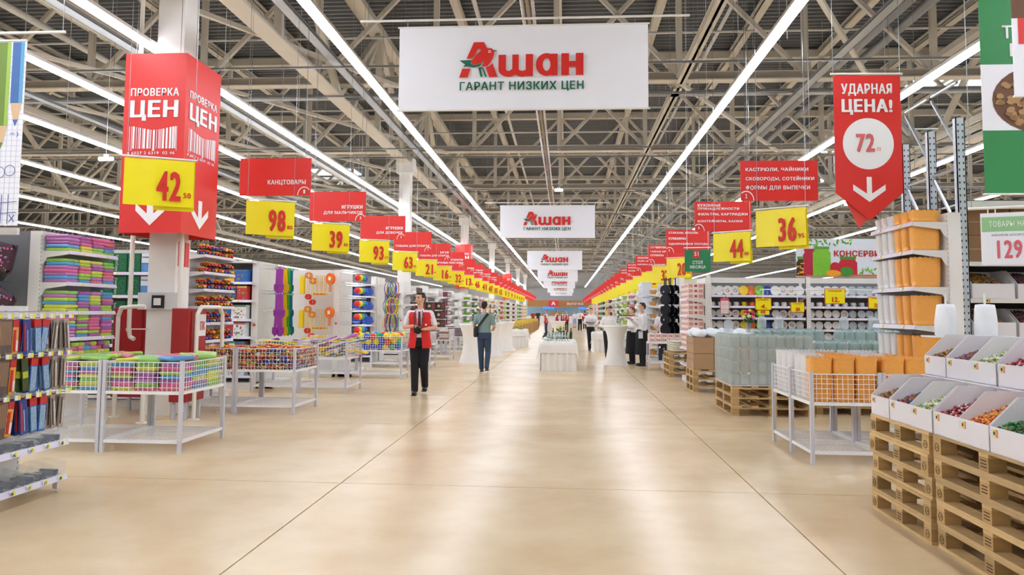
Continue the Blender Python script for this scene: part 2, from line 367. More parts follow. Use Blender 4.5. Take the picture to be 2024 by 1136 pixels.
# ------------------------------------------------------------------ signs
def wires(mb,pts,top=7.0,r=.003,m=0):
    for x,y,z in pts: mb.box((x-r,y-r,z),(x+r,y+r,top),m)
LOGO={'A1':[(650,297),(722,297),(747,348),(700,358),(683,343),(655,396),(633,418),(597,418)],'A2':[(567,490),(627,490),(607,555),(545,555)],
 'A3':[(785,452),(820,553),(762,555),(735,482),(760,475)],
 'B':[(628,455),(640,425),(668,388),(705,357),(745,343),(778,344),(797,362),(796,388),(788,415),(770,450),(748,474),(708,480),(715,462),(728,434),(700,452),(662,463)],
 'K':[(795,358),(818,360),(797,371)],'T':[(547,430),(640,428),(622,458),(662,468),(712,452),(690,476),(650,482),(610,474),(572,478),(588,462)],
 'L1':[(682,483),(716,483),(722,493),(745,553),(733,553),(711,494),(702,494),(716,553),(700,553)]}
def logo(mb,w,z0,y,mr=0,mg=1,mw=2,tag=True):
    # crop coordinates of the emblem are mapped to the banner: 103..1895 wide, 195..790 high
    sx=w/1790.; f=lambda p:((p[0]-103)*sx,z0+(790-p[1])*sx)
    for k,P in LOGO.items(): poly(mb,[f(p) for p in P],y-(.003 if k in('B','K','T') else .001),mg if k in('T','K','L1') else mr)
    c=f((763,368)); mb.cyl((c[0],y-.004,c[1]),(c[0],y-.005,c[1]),10*sx,10,mw); mb.cyl((c[0],y-.006,c[1]),(c[0],y-.007,c[1]),5*sx,8,3)
    YY=[y-.002]
    def rc(x0,y0,x1,y1):
        YY[0]-=.0008; Y=YY[0]; poly(mb,[f((x0,y1)),f((x1,y1)),f((x1,y0)),f((x0,y0))],Y,mr)
    def arc(cx,cy,ro,so,ri,si,a0,a1,n=16):
        YY[0]-=.0008; Y=YY[0]
        for q in range(n):
            u,v=a0+(a1-a0)*q/n,a0+(a1-a0)*(q+1)/n
            poly(mb,[f((cx+ro*math.cos(u),cy+so*math.sin(u))),f((cx+ro*math.cos(v),cy+so*math.sin(v))),f((cx+ri*math.cos(v),cy+si*math.sin(v))),f((cx+ri*math.cos(u),cy+si*math.sin(u)))],Y,mr)
    # the three letters of the store name, drawn stroke by stroke
    rc(828,393,882,500); rc(928,393,974,515); rc(1024,391,1076,552)
    arc(901,500,73,55,19,12,0,PI,14); arc(1000,500,72,55,26,12,PI*.18,PI,14)
    arc(1173,470,77,83,27,46,0,2*PI,32); rc(1203,392,1252,550)
    rc(1278,390,1333,550); rc(1381,389,1435,549); rc(1333,448,1381,488)
    a,b=f((550,662)),f((1437,588))
    put_text(mb,'ГАРАНТ НИЗКИХ ЦЕН',a[0],b[0],a[1],b[1],y-.002,mg,.03)
LM=[PRED,PGREEN,PWHITE,BLACKP]
def banners():
    lm=MB(); logo(lm,3.06,.0,-.012); lme=lm.mesh('lettering',LM)
    # cloth with soft folds
    def cloth(amp,ph):
        def f(u,v):
            return (3.06*u,amp*math.sin(6*u+3*v+ph)*math.sin(PI*v)*.5+amp*math.sin(17*u-9*v+ph)*.25,1.05*v)
        m=MB().sheet(f,24,10); return m.mesh('cloth',BANW)
    for i,(y,x,z) in enumerate(((9.1,-2.07,3.95),(24.4,-2.13,3.89),(42.2,-2.15,3.87),(58,-2.15,3.87),(74,-2.15,3.87),(90,-2.15,3.85),(106,-2.15,3.85))):
        t=thing('banner','%s white hanging store banner with red emblem above the aisle from the camera'%ORD[i],'banner',(x,y,z),0,'white banners above the aisle')
        ob('cloth',cloth(.012,i),t); ob('lettering',lme,t,(0,-.012,0))
        MB().cyl((-.02,0,1.05),(3.08,0,1.05),.012,8).build('top_batten',WHITE,t)
        MB().cyl((-.02,0,0),(3.08,0,0),.012,8).build('bottom_batten',WHITE,t)
        r=MB().cyl((-.5,0,1.14),(3.56,0,1.14),.016,8)
        r.build('hanging_rod',WHITE,t)
        h=MB(); wires(h,[(-.4,0,1.14),(3.46,0,1.14)],10.73-z)
        for q in (.1,.95,1.98,2.9): h.box((q-.006,-.006,1.05),(q+.006,.006,1.14))
        h.build('suspension_wire',GALV,t,kind='stuff')
banners()
def red_sign(x,y,z,w,h,lines,num,side,label,boxes=None):
    t=thing('aisle_sign',label,'sign',(x,y,z),0,'red aisle signs on the %s'%('left' if side<0 else 'right'))
    MB().box((0,-.01,0),(w,.01,h)).build('board',RED,t)
    m=MB()
    if boxes is None:
        n=len(lines); 
        for i,s in enumerate(lines):
            tw=min(w*.9,len(s)*.062 if side<0 else len(s)*.064); zz=h*(.22+.2*(n-1-i)) if side<0 else h*(.78-.24*i)
            hh=.075
            if side<0: put_text(m,s,w-.06-tw,w-.06,zz,zz+hh,-.013,0,.035)
            else: put_text(m,s,.07,.07+tw,zz,zz+hh,-.013,0,.035)
    else:
        for s,a,b,c,d in boxes: put_text(m,s,a,b,c,d,-.013,0,.035)
    cx=w-.1 if side<0 else .075; rr=.1
    for q in range(14):
        a0=PI*q/14; a1=PI*(q+1)/14
        P=[(cx+k*math.cos(a),.005+k*math.sin(a)*1.25) for k,a in ((rr,a0),(rr,a1),(rr+.012,a1),(rr+.012,a0))]
        if all(0<=p[0]<=w for p in P): poly(m,P,-.013)
    if num: put_text(m,num,cx-.014*len(num),cx+.014*len(num),.035,.095,-.013,0,.03)
    m.build('lettering',PWHITE,t)
    h_=MB(); wires(h_,[(.1,0,h),(w-.1,0,h)],10.73-z); h_.build('suspension_wire',GALV,t,kind='stuff')
L=[(11.68,'1',['КАНЦТОВАРЫ']),(15.04,'3',['ИГРУШКИ','ДЛЯ МАЛЬЧИКОВ']),(18.91,'5',['ИГРУШКИ','ДЛЯ ДЕВОЧЕК']),(22.76,'7',['ТОВАРЫ ДЛЯ СПОРТА']),(26.7,'9',['БАГАЖ','','ТОВАРЫ ДЛЯ СПОРТА']),(30.5,'11',['ОТКРЫТКИ','','ИГРОВЫЕ ПРИСТАВКИ']),(34.3,'13',['КНИГИ'])]
for i in range(7,27): L.append((34.3+3.9*(i-6),str(2*i+1),['ТОВАРЫ','ДЛЯ ДОМА'] if i<10 else []))
for i,(y,n,ls) in enumerate(L):
    red_sign(-5.2-.012*max(0,i),y,3.3,1.16,.6,[s for s in ls if s],n,-1,('red hanging aisle sign reading %s, %s of the left row'%(' '.join(x for x in ls if x),ORD[i])) if i<7 else 'far red aisle sign, %s in the left row counting from the camera'%ORD[i],
     None if i!=0 else [('КАНЦТОВАРЫ',.46,1.08,.165,.255)])
Rr=[(11.0,3.1,'2',[('КАСТРЮЛИ, ЧАЙНИКИ',.07,.95,.42,.49),('СКОВОРОДЫ, СОТЕЙНИКИ',.07,1.03,.285,.355),('ФОРМЫ ДЛЯ ВЫПЕЧКИ',.07,.97,.15,.22)]),
 (14.9,3.08,'4',[('КУХОННЫЕ',.06,.5,.48,.535),('ПРИНАДЛЕЖНОСТИ',.06,.85,.41,.465),('ФИЛЬТРЫ, КАРТРИДЖИ',.06,1.01,.3,.36),('КОНТЕЙНЕРЫ, БАНКИ',.06,.91,.17,.23)]),
 (19.1,2.99,'6',[('СТАКАНЫ, БОКАЛЫ',.06,.78,.47,.53),('КУВШИНЫ',.06,.48,.33,.39),('ОДНОРАЗОВАЯ ПОСУДА',.06,1.02,.19,.25)]),
 (23.2,2.98,'8',[('СЕРВИРОВКА',.06,.6,.47,.53),('ЧАЙНЫЕ КРУЖКИ',.06,.74,.35,.41),('СЕРВИЗЫ',.06,.45,.23,.29)]),
 (27.3,2.96,'10',[('ВЕШАЛКИ',.06,.45,.47,.53),('ВЕДРА, ШВАБРЫ',.06,.7,.35,.41),('КОРЗИНЫ ДЛЯ ХРАНЕНИЯ',.06,1.02,.23,.29)]),
 (31.3,2.96,'12',[('БАТАРЕЙКИ',.06,.5,.47,.53),('ЯЩИКИ',.06,.36,.35,.41),('КРАСКИ, СРЕДСТВА ЗАЩИТЫ',.06,1.04,.22,.28)]),
 (35.3,2.96,'14',[('АВТО',.06,.3,.47,.53),('АВТОХИМИЯ',.06,.55,.35,.41)])]
for i in range(7,27): Rr.append((35.3+3.9*(i-6),2.96,str(2*i+2),[]))
for i,(y,z,n,b) in enumerate(Rr):
    red_sign(2.5,y,z,1.08,.58,[],n,1,('red hanging aisle sign beginning %s, %s of the right row'%(b[0][0],ORD[i])) if i<7 else 'far red aisle sign, %s in the right row counting from the camera'%ORD[i],b)
def price_sheet(side):
    m=MB(); w,h=.71,.52
    f=lambda u,v:(w*u,.012*math.sin(5*u+side)*(1-v)+.006*math.sin(11*u),-h*v)
    m.sheet(f,10,5); return m.mesh('front_sheet',YEL)
PS=price_sheet(1)
HL=mat('vinyl_glint','#fdfce8',.1,var=0)
def yellow(i,x,y,z,rz,big,small,side,label,w=.71):
    t=thing('price_sign',label,'sign',(x,y,z),R(rz),'yellow price signs on the %s'%('left' if side<0 else 'right'))
    ob('front_sheet',PS,t)
    ob('back_sheet',cached('backsheet',lambda:MB().sheet(lambda u,v:(.3+.42*u,.07*(v)+.004*math.sin(9*u),-.56*v),6,4).mesh('back_sheet',YEL)),t)
    MB().cyl((-.03,.01,.02),(.74,.01,.02),.012,8).build('rod',WHITE,t)
    h=MB(); wires(h,[(.02,.01,.02),(.7,.01,.02)],10.73-z,.0025)
    h.build('suspension_wire',GALV,t,kind='stuff')
    m=MB()
    if big:
        a=.38 if len(big)>1 else .45
        put_text(m,big,.33 if len(big)>1 else .46,.58,-.46,-.13,-.02,0,.04)
        if small: put_text(m,small,.605,.685,-.42,-.36,-.02,0,.03)
        m.build('lettering',PRED,t)
PL=['42','98','39','93','63','21','16','32','13','46','41','47','85','42','11','7','9','3','4','4','1','3']
CL=['50','00','00','65','45','60','30','70','00']
ys=[7.92,11.12,14.13,17.47,20.9,24.2,27.5]
for i in range(len(PL)):
    y=ys[i] if i<7 else 27.5+3.4*(i-6)
    yellow(i,-4.84,y,3.15,27,PL[i],CL[i] if i<9 else '',-1,'yellow price sign reading %s, %s in the left row from the camera'%(PL[i],ORD[i]))
PR=['36','44','20','32','1','5','7','2','2','1']
CR=['95','85','90','70','','','']
ys=[10.98,14.12,20.6,24.0,27.4]
for i in range(20):
    y=ys[i] if i<5 else 27.4+3.5*(i-4)
    yellow(i,2.7,y,2.95,-36,PR[i] if i<10 else '',CR[i] if i<4 else '',1,('yellow price sign reading %s hanging %s in the right row from the camera'%(PR[i],ORD[i])) if i<10 else 'small distant yellow price sign, %s in the right row'%ORD[i])
# green sign of the month
t=thing('month_sign','green hanging sign reading СТОЛ МЕСЯЦА between the red and yellow signs','sign',(2.72,17.6,2.44),R(-14),None)
MB().box((0,-.008,0),(.58,.008,.5)).build('board',mat('sign_green','#1d7a4c',.4),t)
MB().box((.19,-.012,.31),(.34,-.009,.48)).build('red_tag',RED,t)
m=MB(); put_text(m,'СТОЛ',.18,.4,.17,.25,-.012,0,.02); put_text(m,'МЕСЯЦА',.12,.47,.06,.14,-.012,0,.02); put_text(m,'S1',.22,.31,.36,.45,-.014,0,.02); m.build('lettering',PWHITE,t)
MB().cyl((-.02,0,.55),(.6,0,.55),.012,6).box((.05,-.003,.5),(.06,.003,8.3)).box((.52,-.003,.5),(.53,.003,8.3)).build('hanger',WHITE,t)
# square red price-check boxes round the columns
def barcode(mb,x0,x1,z0,z1,y):
    rnd=random.Random(3); x=x0
    while x<x1:
        w_=rnd.choice((.006,.006,.012,.02))*(x1-x0)/.5; k=(x-x0)/(x1-x0)
        top=z1+.025*math.cos(2*PI*k); lo=z0-(.03 if k<.06 or k>.95 or .45<k<.5 else 0)
        mb.add([(x,y,lo),(min(x+w_,x1),y,lo),(min(x+w_,x1),y,top),(x,y,top)],[(0,1,2,3)]); x+=w_+rnd.choice((.006,.008,.016))*(x1-x0)/.5
def check_face(mb,w):
    k=w/.84; c=w/2
    put_text(mb,'ПРОВЕРКА',c-.33*k,c+.33*k,1.86,1.97,-.004,0,.035)
    put_text(mb,'ЦЕН',c-.33*k,c+.33*k,1.52,1.8,-.004,0,.05)
    barcode(mb,c-.33*k,c+.33*k,1.14,1.42,-.004)
    put_text(mb,'4 6027 2 6319  02 46',c-.35*k,c+.3*k,1.06,1.1,-.004,0,.02)
    P=[(-.045,.5),(.045,.5),(.045,.26),(.2,.4),(.2,.3),(0,.1),(-.2,.3),(-.2,.4),(-.045,.26)]
    poly(mb,[(c+p[0]*k,p[1]) for p in P],-.004)
def check_box(x,y,z,rz,label):
    t=thing('price_check_sign',label,'sign',(x,y,z),rz,'price check boxes round the columns')
    w,d,h=.86,1.02,2.45
    MB().box((0,0,0),(w,.006,h)).build('front_panel',RED,t); MB().box((0,d-.006,0),(w,d,h)).build('back_panel',RED,t)
    MB().box((w-.006,.006,0),(w,d-.006,h)).build('side_panel',RED,t); MB().box((0,.006,0),(.006,d-.006,h)).build('side_panel',RED,t)
    m=MB(); check_face(m,w); m.build('lettering',PWHITE,t)
    m=MB(); check_face(m,d); o=m.build('lettering',PWHITE,t,loc=(w,0,0),rz=PI/2)
    m=MB(); wires(m,[(.12,.05,h),(.74,.05,h),(.5,.95,h)],10.73-z,.003); m.build('suspension_wire',GALV,t,kind='stuff')
check_box(-5.98,9.72,2.5,R(0),'tall square red price check sign around the nearest column')
for k in (2,4): check_box(-6.15,9.9+16*k,2.8,0,'red price check box around the %s column'%ORD[k])
# red pennant with price
def pennant():
    t=thing('pennant','red pointed pennant with a white disc and the price 72','banner',(3.2,9.2,2.6),R(2))
    w=.79; b=.33; h=1.75
    MB().prism([(0,b),(w/2-.0,0),(w,b),(w,h),(0,h)],-.004,.004).build('pennant_cloth',RED,t)
    o=MB().prism([(.1,b-.05),(w/2-.12,-.09),(w-.15,b-.05),(w-.15,h*.5),(.1,h*.5)],.02,.026).build('back_cloth',mat('sign_red_back','#e04a40',.5,var=.02),t)
    m=MB(); put_text(m,'УДАРНАЯ',.09,.69,1.5,1.65,-.006,0,.04); put_text(m,'ЦЕНА!',.09,.69,1.27,1.46,-.006,0,.05)
    c=(w/2,.92); n=40; poly(m,[(c[0]+.3*math.cos(2*PI*i/n),c[1]+.31*math.sin(2*PI*i/n)) for i in range(n)],-.006)
    P=[(-.03,.52),(.03,.52),(.03,.32),(.19,.43),(.19,.36),(0,.22),(-.19,.36),(-.19,.43),(-.03,.32)]
    poly(m,[(w/2+p[0],p[1]) for p in P],-.006); m.build('lettering',PWHITE,t)
    m=MB(); put_text(m,'72',.25,.47,.82,1.04,-.009,0,.04); put_text(m,'00',.49,.54,.83,.88,-.009,0,.01); m.build('price_figures',mat('price_pinkred','#dc6a6c',.5,var=0),t)
    m=MB().cyl((-.03,0,h+.02),(w+.03,0,h+.02),.014,8); m.build('rod',WHITE,t)
    m=MB(); wires(m,[(0,0,h),(w,0,h)],8.14,.003); m.build('suspension_wire',GALV,t,kind='stuff')
pennant()
# big green and white banner at the right edge
GRN=mat('banner_green','#2f8a4a',.5,var=.04)
def right_banners():
    t=thing('green_banner','tall green and white nut banner hanging at the right edge','banner',(4.27,8.0,2.72),0)
    MB().box((0,0,0),(1.3,.006,.66)).build('green_panel',GRN,t)
    MB().box((0,0,.66),(1.3,.006,1.35)).build('white_panel',BANW,t)
    MB().box((0,0,1.35),(1.3,.006,2.3)).build('green_panel',GRN,t)
    m=MB(); put_text(m,'ТОВАРЫ',.22,.95,1.62,1.76,-.004,0,.03); put_text(m,'НА ВЕС',.29,.95,1.43,1.57,-.004,0,.03); m.build('lettering',PWHITE,t)
    # photograph of nuts in a bowl
    nm=[mat('nut_a','#8c6a44',.6),mat('nut_b','#b08a58',.6),mat('nut_c','#6d4a32',.6)]
    m=MB(); rnd=random.Random(5)
    n=30; poly(m,[(.62+.52*math.cos(2*PI*i/n),.98+.36*math.sin(2*PI*i/n)) for i in range(n)],-.003,2)
    for k in range(110):
        a=rnd.uniform(0,2*PI); r_=math.sqrt(rnd.random()); x,z=.62+.47*r_*math.cos(a),.98+.32*r_*math.sin(a); q=rnd.uniform(0,PI)
        poly(m,[(x+.045*math.cos(u+q)*(1 if j%2 else .8),z+.03*math.sin(u+q)) for j,u in enumerate([2*PI*i/7 for i in range(7)])],-.004-.0001*k,rnd.choice((0,1,1)))
    m.build('nut_picture',nm,t)
    m=MB().cyl((-.02,0,0),(1.32,0,0),.012,6).cyl((-.02,0,2.3),(1.32,0,2.3),.012,6); m.build('batten',WHITE,t)
    m=MB(); wires(m,[(.1,0,2.3),(1.2,0,2.3)],8.02); m.build('suspension_wire',GALV,t,kind='stuff')
    t=thing('white_banner','white banner corner with a red square in front of the green banner','banner',(4.02,7.0,3.45),0)
    MB().box((0,0,0),(.8,.006,.72)).build('white_panel',BANW,t); MB().box((0,0,.72),(.8,.006,1.2)).build('picture_panel',nm[2],t)
    MB().box((.05,-.003,.48),(.4,-.001,.72)).build('red_square',RED,t)
    m=MB(); put_text(m,'А',.1,.18,.52,.62,-.005,0,.03); m.build('lettering',PWHITE,t)
    m=MB(); wires(m,[(.1,0,1.2),(.7,0,1.2)],7.3); m.build('suspension_wire',GALV,t,kind='stuff')
    MB().cyl((-.01,0,0),(.81,0,0),.012,6).build('batten',WHITE,t)
    # weighed goods price card
    t=thing('price_card','green and white price card 129 hanging before the candy rack','sign',(4.0,7.6,1.97),R(-22))
    MB().box((0,0,0),(.55,.006,.5)).build('card',mat('card_white','#ececf2',.3,var=.02),t)
    MB().box((.01,-.002,.32),(.54,-.001,.46)).build('green_band',mat('card_green','#8fc08a',.4,var=.02),t)
    m=MB(); put_text(m,'ТОВАРЫ НА ВЕС',.07,.48,.365,.42,-.004,0,.01); m.build('lettering',PWHITE,t)
    m=MB(); put_text(m,'КАРАМЕЛЬ «АССОРТИ» 1 КГ',.09,.43,.275,.295,-.004,0,.0); put_text(m,'129.',.13,.37,.06,.235,-.004,1,.03); m.build('price_lettering',[BLACKP,mat('price_rose','#d8606a',.5,var=0)],t)
    m=MB().cyl((-.1,0,.55),(.75,0,.55),.014,8)
    for q in (.06,.12,.42,.48): m.box((q,-.004,.49),(q+.01,.004,.55))
    m.build('rod',WHITE,t); m=MB(); wires(m,[(-.07,0,.55),(.7,0,.55)],8.77,.003); m.build('suspension_wire',GALV,t,kind='stuff')
right_banners()
def pencil_banner():
    t=thing('pencil_banner','squared paper banner with coloured pencils at the left edge','banner',(-7.0,8.0,2.4),0)
    w=.9; MB().box((0,0,0),(w,.006,2.1)).build('paper_cloth',BANW,t)
    g=MB()
    for k in range(1,15): g.box((k*.06,-.002,0),(k*.06+.004,-.001,1.25))
    for k in range(1,34): g.box((0,-.002,k*.06),(w,-.001,k*.06+.004))
    g.build('grid_lines',mat('grid_blue','#c2cbe0',.6,var=0),t)
    ms=[mat('pencil_yellow','#f2de1a',.5),mat('pencil_green','#6c8a2a',.5),mat('pencil_blue','#3d6aa8',.5),mat('pencil_wood','#d8b890',.6),mat('pencil_sky','#5aa4d0',.5),mat('pencil_lime','#9cc04a',.5)]
    for i,(x0,x1,tip,m0,m1) in enumerate(((.02,.2,1.0,4,2),(.24,.43,.92,1,5),(.46,.58,1.1,0,0),(.58,.72,.88,1,5),(.74,.88,1.14,2,4))):
        m=MB(); q=x0+(x1-x0)*.7
        poly(m,[(x0,tip+.25),(q,tip+.25),(q,2.09),(x0,2.09)],-.004,m0); poly(m,[(q,tip+.25),(x1,tip+.25),(x1,2.09),(q,2.09)],-.004,m1)
        xm=(x0+x1)/2; poly(m,[(xm-.03,tip+.06),(xm+.03,tip+.06),(x1,tip+.26),(x0,tip+.26)],-.003,3); poly(m,[(xm,tip-.02),(xm+.03,tip+.06),(xm-.03,tip+.06)],-.003,m0)
        m.build('pencil_picture',ms,t)
    d=MB(); inkm=mat('ink_blue','#5060a8',.6,var=0)
    for a,b in (((.7,.35),(.7,.02)),((.78,.35),(.78,.02)),((.6,.25),(.88,.27)),((.6,.13),(.88,.15)),((.62,.33),(.68,.27)),((.68,.33),(.62,.27)),((.8,.12),(.86,.04)),((.86,.12),(.8,.04))): d.bar((a[0],-.004,a[1]),(b[0],-.004,b[1]),.004,.006)
    put_text(d,'=)',.76,.86,1.0,1.06,-.004,0,0); d.torus((.65,-.004,.08),.03,.003,14,4); d.torus((.66,-.004,.6),.06,.003,16,4); d.torus((.78,-.004,.62),.06,.003,16,4)
    d.build('ink_drawing',inkm,t)
    m=MB().cyl((-.1,0,2.11),(w+.0,0,2.11),.014,6).cyl((-.1,0,2.2),(w+.45,0,2.2),.016,6).box((.5,-.005,2.11),(.51,.005,2.2)); m.build('rod',WHITE,t)
    m=MB(); wires(m,[(w+.42,0,2.2),(.1,0,2.2)],8.34); m.build('suspension_wire',GALV,t,kind='stuff')
pencil_banner()
# conserves banner over the dishes
def conserves():
    t=thing('conserves_banner','picture banner of preserves jars and peppers reading КОНСЕРВИ above the dishes','banner',(4.12,13.9,2.15),0)
    w=1.9
    MB().box((0,0,0),(w,.008,.69)).build('banner_cloth',mat('cons_bg','#dfe6ee',.5,var=.05),t)
    c=['#3e2a1c','#b81e3c','#7bbf2e','#c41a2c','#f2a018','#3f8f2c','#5f9e2e','#c07a40']
    ms=[mat('cons%d'%i,x,.5,var=.15,scale=20) for i,x in enumerate(c)]; m=MB()
    JY=[-.004]
    def jar(x0,x1,z0,z1,b,lid):
        JY[0]-=.001
        poly(m,[(x0,z0),(x1,z0),(x1,z1-.08),(x1-.03,z1-.04),(x1-.03,z1),(x0+.03,z1),(x0+.03,z1-.04),(x0,z1-.08)],JY[0],b); poly(m,[(x0+.02,z1-.02),(x1-.02,z1-.02),(x1-.02,z1+.03),(x0+.02,z1+.03)],JY[0]-.0005,lid)
    poly(m,[(.0,.01),(w,.01),(w,.05),(0,.05)],-.002,7)
    jar(.0,.17,.03,.34,0,6); jar(.12,.34,.04,.48,1,1); jar(.29,.6,.02,.52,2,6); jar(.74,1.06,.05,.34,3,5)
    def blob(cx,cz,rx,rz,k,y=-.007): poly(m,[(cx+rx*math.cos(u)*(1+.08*math.cos(3*u)),cz+rz*math.sin(u)) for u in [2*PI*i/20 for i in range(20)]],y,k)
    blob(.68,.16,.1,.11,3,-.0095); blob(.64,.07,.13,.06,4,-.011); blob(.87,.1,.11,.09,5,-.012)
    rnd=random.Random(2)
    for k in range(46):
        x,z=(rnd.uniform(0,1.0),rnd.uniform(.56,.67)) if k<28 else (rnd.uniform(1.1,1.7),rnd.uniform(.06,.16)); q=rnd.uniform(0,6)
        poly(m,[(x+.035*math.cos(u)*math.cos(q)-.014*math.sin(u)*math.sin(q),z+.035*math.cos(u)*math.sin(q)+.014*math.sin(u)*math.cos(q)) for u in [2*PI*i/8 for i in range(8)]],-.003-.00005*k,rnd.choice((2,6,6)))
    for k in range(14): blob(rnd.uniform(.02,.14),rnd.uniform(.06,.26),.02,.012,4,-.0075-.0001*k)
    m.build('preserves_picture',ms,t)
    m=MB(); put_text(m,'КОНСЕРВИРУЕМ',.66,1.86,.37,.48,-.006,0,.045); m.build('lettering',mat('cons_red','#c22a1c',.5,var=0),t)
    m=MB(); wires(m,[(.2,0,.69),(1.7,0,.69)],8.59); m.build('suspension_wire',GALV,t,kind='stuff')
conserves()
# far bakery fascia
def fascia():
    wd=mat('fascia_wood','#a8713c',.5,var=.25,scale=.6)
    t=thing('bakery_sign','long brown bakery fascia with red emblem square on the back wall','sign',(-5.6,112,2.35),0)
    MB().box((0,0,0),(10.6,.2,.95)).build('board',wd,t)
    MB().box((3.1,-.05,0),(4.5,-.01,.95)).build('red_square',RED,t)
    m=MB(); put_text(m,'А',3.5,4.1,.25,.75,-.07,0,.05); put_text(m,'ВЫПЕЧКА',5.8,8.2,.3,.62,-.02,0,.03); m.build('lettering',PWHITE,t)
    t2=thing('bakery_counter','pale blue bakery counter wall under the brown fascia','counter',(-9,113.5,0),0)
    MB().box((0,0,0),(18,.4,1.0)).build('counter_front',WHITE,t2); MB().box((0,.5,1),(18,.9,2.6)).build('back_panel',mat('bakery_blue','#8fb8d0',.5),t2)
    for k in range(6): MB().box((1+k*2.8,.1,1.0),(3+k*2.8,.45,1.1+.25*(k%3))).build('display_case',mat('bread','#b89060',.6),t2)
    for k,x in enumerate((-3.3,1.9)):
        t3=thing('blue_screen','small blue screen glowing under the bakery fascia, %s'%('left one' if k==0 else 'right one'),'screen',(x,111.7,2.05),0)
        MB().box((0,0,0),(1.6,.1,.3)).build('panel',mat('screen_blue','#2a6ae0',.4,emit=1.5),t3)
fascia()
# ------------------------------------------------------------------ shelving
PEGM=mat('perforation','#7c7a76',.6,var=0)
HOLES=lambda H:cached('holes%.2f'%H,lambda:_holes(H))
def _holes(H):
    m=MB(); z=.15
    while z<H-.05: m.box((-.004,-.001,z),(.004,.0,z+.022)); z+=.05
    return m.mesh('slots',PEGM)
def shelving(name,label,O,rz,w,d,H,zs,near=True,tags=False,lowest=True,panel=True,cat='shelving',dark=False,rear=True,mark=True):
    t=thing(name,label,cat,O,R(rz))
    bm=mat('back_panel_grey','#77787c',.6) if dark else SHELF
    if panel: MB().box((0,d-.0,.1),(w,d+.02,H)).build('back_panel',bm,t)
    for x in (0,w):
        a=(x-.035,d-.0,0) ; u=MB().box((x-.03,d+.001,0),(x+.03 if x else x,d+.13,H)).build('upright',WHITE,t)
        if near: ob('slots',HOLES(H),u,(x-.012 if not x else x,d-.001,0))
    for z in zs:
        s=MB().box((0,0,z-.025),(w,d,z))
        for x in (0.001,w-.012): s.prism([(0,z-.004),(d,z-.004),(d,z-.17),(d-.03,z-.15),(d-.07,z-.08),(.03,z-.045),(0,z-.04)],x,x+.011,ax='x')
        so=s.build('shelf',SHELF,t)
        r=MB().add([(0,-.02,z-.04),(w,-.02,z-.04),(w,-.004,z+.006),(0,-.004,z+.006),(0,0,z-.04),(w,0,z-.04),(w,0,z),(0,0,z)],[(0,1,2,3),(5,4,7,6),(3,2,6,7),(1,0,4,5),(0,3,7,4),(2,1,5,6)]).build('price_rail',RAILM,t)
        if tags:
            k=max(1,int(w/tags)); 
            for i in range(k):
                x=(i+.5)*w/k; tg=cached('tag',lambda:MB().box((-.028,-.004,-.016),(0,0,.016),1).box((0,-.004,-.016),(.028,0,.016)).mesh('price_tag',[TAGY,WHITE]))
                ob('price_tag',tg,r,(x,-.016,z-.016),rot=(R(-19),0,0))
    if lowest: MB().box((0,.03,0),(w,d,.12)).build('plinth',SHELF,t)
    if mark:
        m=MB()
        for q in range(5): m.cyl((-.05+.0,d+.065,1.2),(-.05,d+.065,1.2),.001,3) if 0 else None
        fl=MB()
        for q in range(6):
            a=q*PI/3; fl.sph((.0+.018*math.cos(a),0,.018*math.sin(a)),(.012,.002,.012),6,4)
        if rz==90: fl.build('flower_mark',PRED,t,loc=(-.031,d+.065,1.2),rz=PI/2)
        else: fl.build('flower_mark',PRED,t,loc=(w+.001,d+.065,1.2),rz=PI/2)
    o=Vector(O); c,s_=math.cos(R(rz)),math.sin(R(rz))
    def P(x,y,z): return (o.x+c*x-s_*y,o.y+s_*x+c*y,o.z+z)
    return t,P
def item(name,me,loc,rz,label,cat,group,rot=None): return ob(name,me,None,loc,rz,label,cat,group,rot=rot)
# ---------------- pastel folders
FCOL={'pink':'#dc6a9c','lime':'#a8cc50','blue':'#5a9ed0','purple':'#a65ca4','yellow':'#d2d65a','green':'#8cc45c','rose':'#dc7488','mauve':'#b878b4'}
def folder(c,w=.228,d=.3,h=.04,nm='folder'):
    def f():
        m=MB().cbox((-w/2,-d/2,0),(w/2,d/2,h),.014)
        m.box((-.02,-d/2-.004,h*.35),(.02,-d/2,h*.62))
        return m.mesh(nm,mat('plastic_'+c,FCOL[c],.22,var=.1,scale=12))
    return cached((nm,c,w,d,h),f)
def folders():
    t,P=shelving('shelving_endcap','white shelving endcap stacked with pastel plastic folders',(-6.0,8.75,0),90,1.0,.34,2.42,[.86,1.13,1.45,1.8,2.18],tags=.4)
    rnd=random.Random(11); lv=[None,7,6,7,5]; zs=[.86,1.13,1.45,1.8,2.18]
    names=['bottom','fourth','third','second','top']
    for L_ in range(1,5):
        for c in range(4):
            for k in range(lv[L_]):
                col_=rnd.choice(list(FCOL)); z=zs[L_]+k*.0415
                if k*.0415+.04>(.30 if L_<4 else .4): continue
                x=.13+c*.245
                item('folder',folder(col_),P(x+rnd.uniform(-.006,.006),.165+rnd.uniform(-.01,.01),z),PI/2,'%s plastic folder, layer %s of the %s stack, %s shelf of the folder endcap'%(col_,ORD[k],ORD[c],names[L_]),'folder','pastel folders on the endcap')
    for c in range(7):
        for k in range(4):
            col_=rnd.choice(list(FCOL)); 
            item('pencil_case',folder(col_,.125,.26,.052,'pencil_case'),P(.08+c*.135+.02*(k%2),.15+rnd.uniform(-.02,.02),.86+k*.052),PI/2,'%s plastic case, layer %s of pile %s on the lowest folder shelf'%(col_,ORD[k],ORD[c]),'case','small plastic cases on the lowest shelf')
folders()
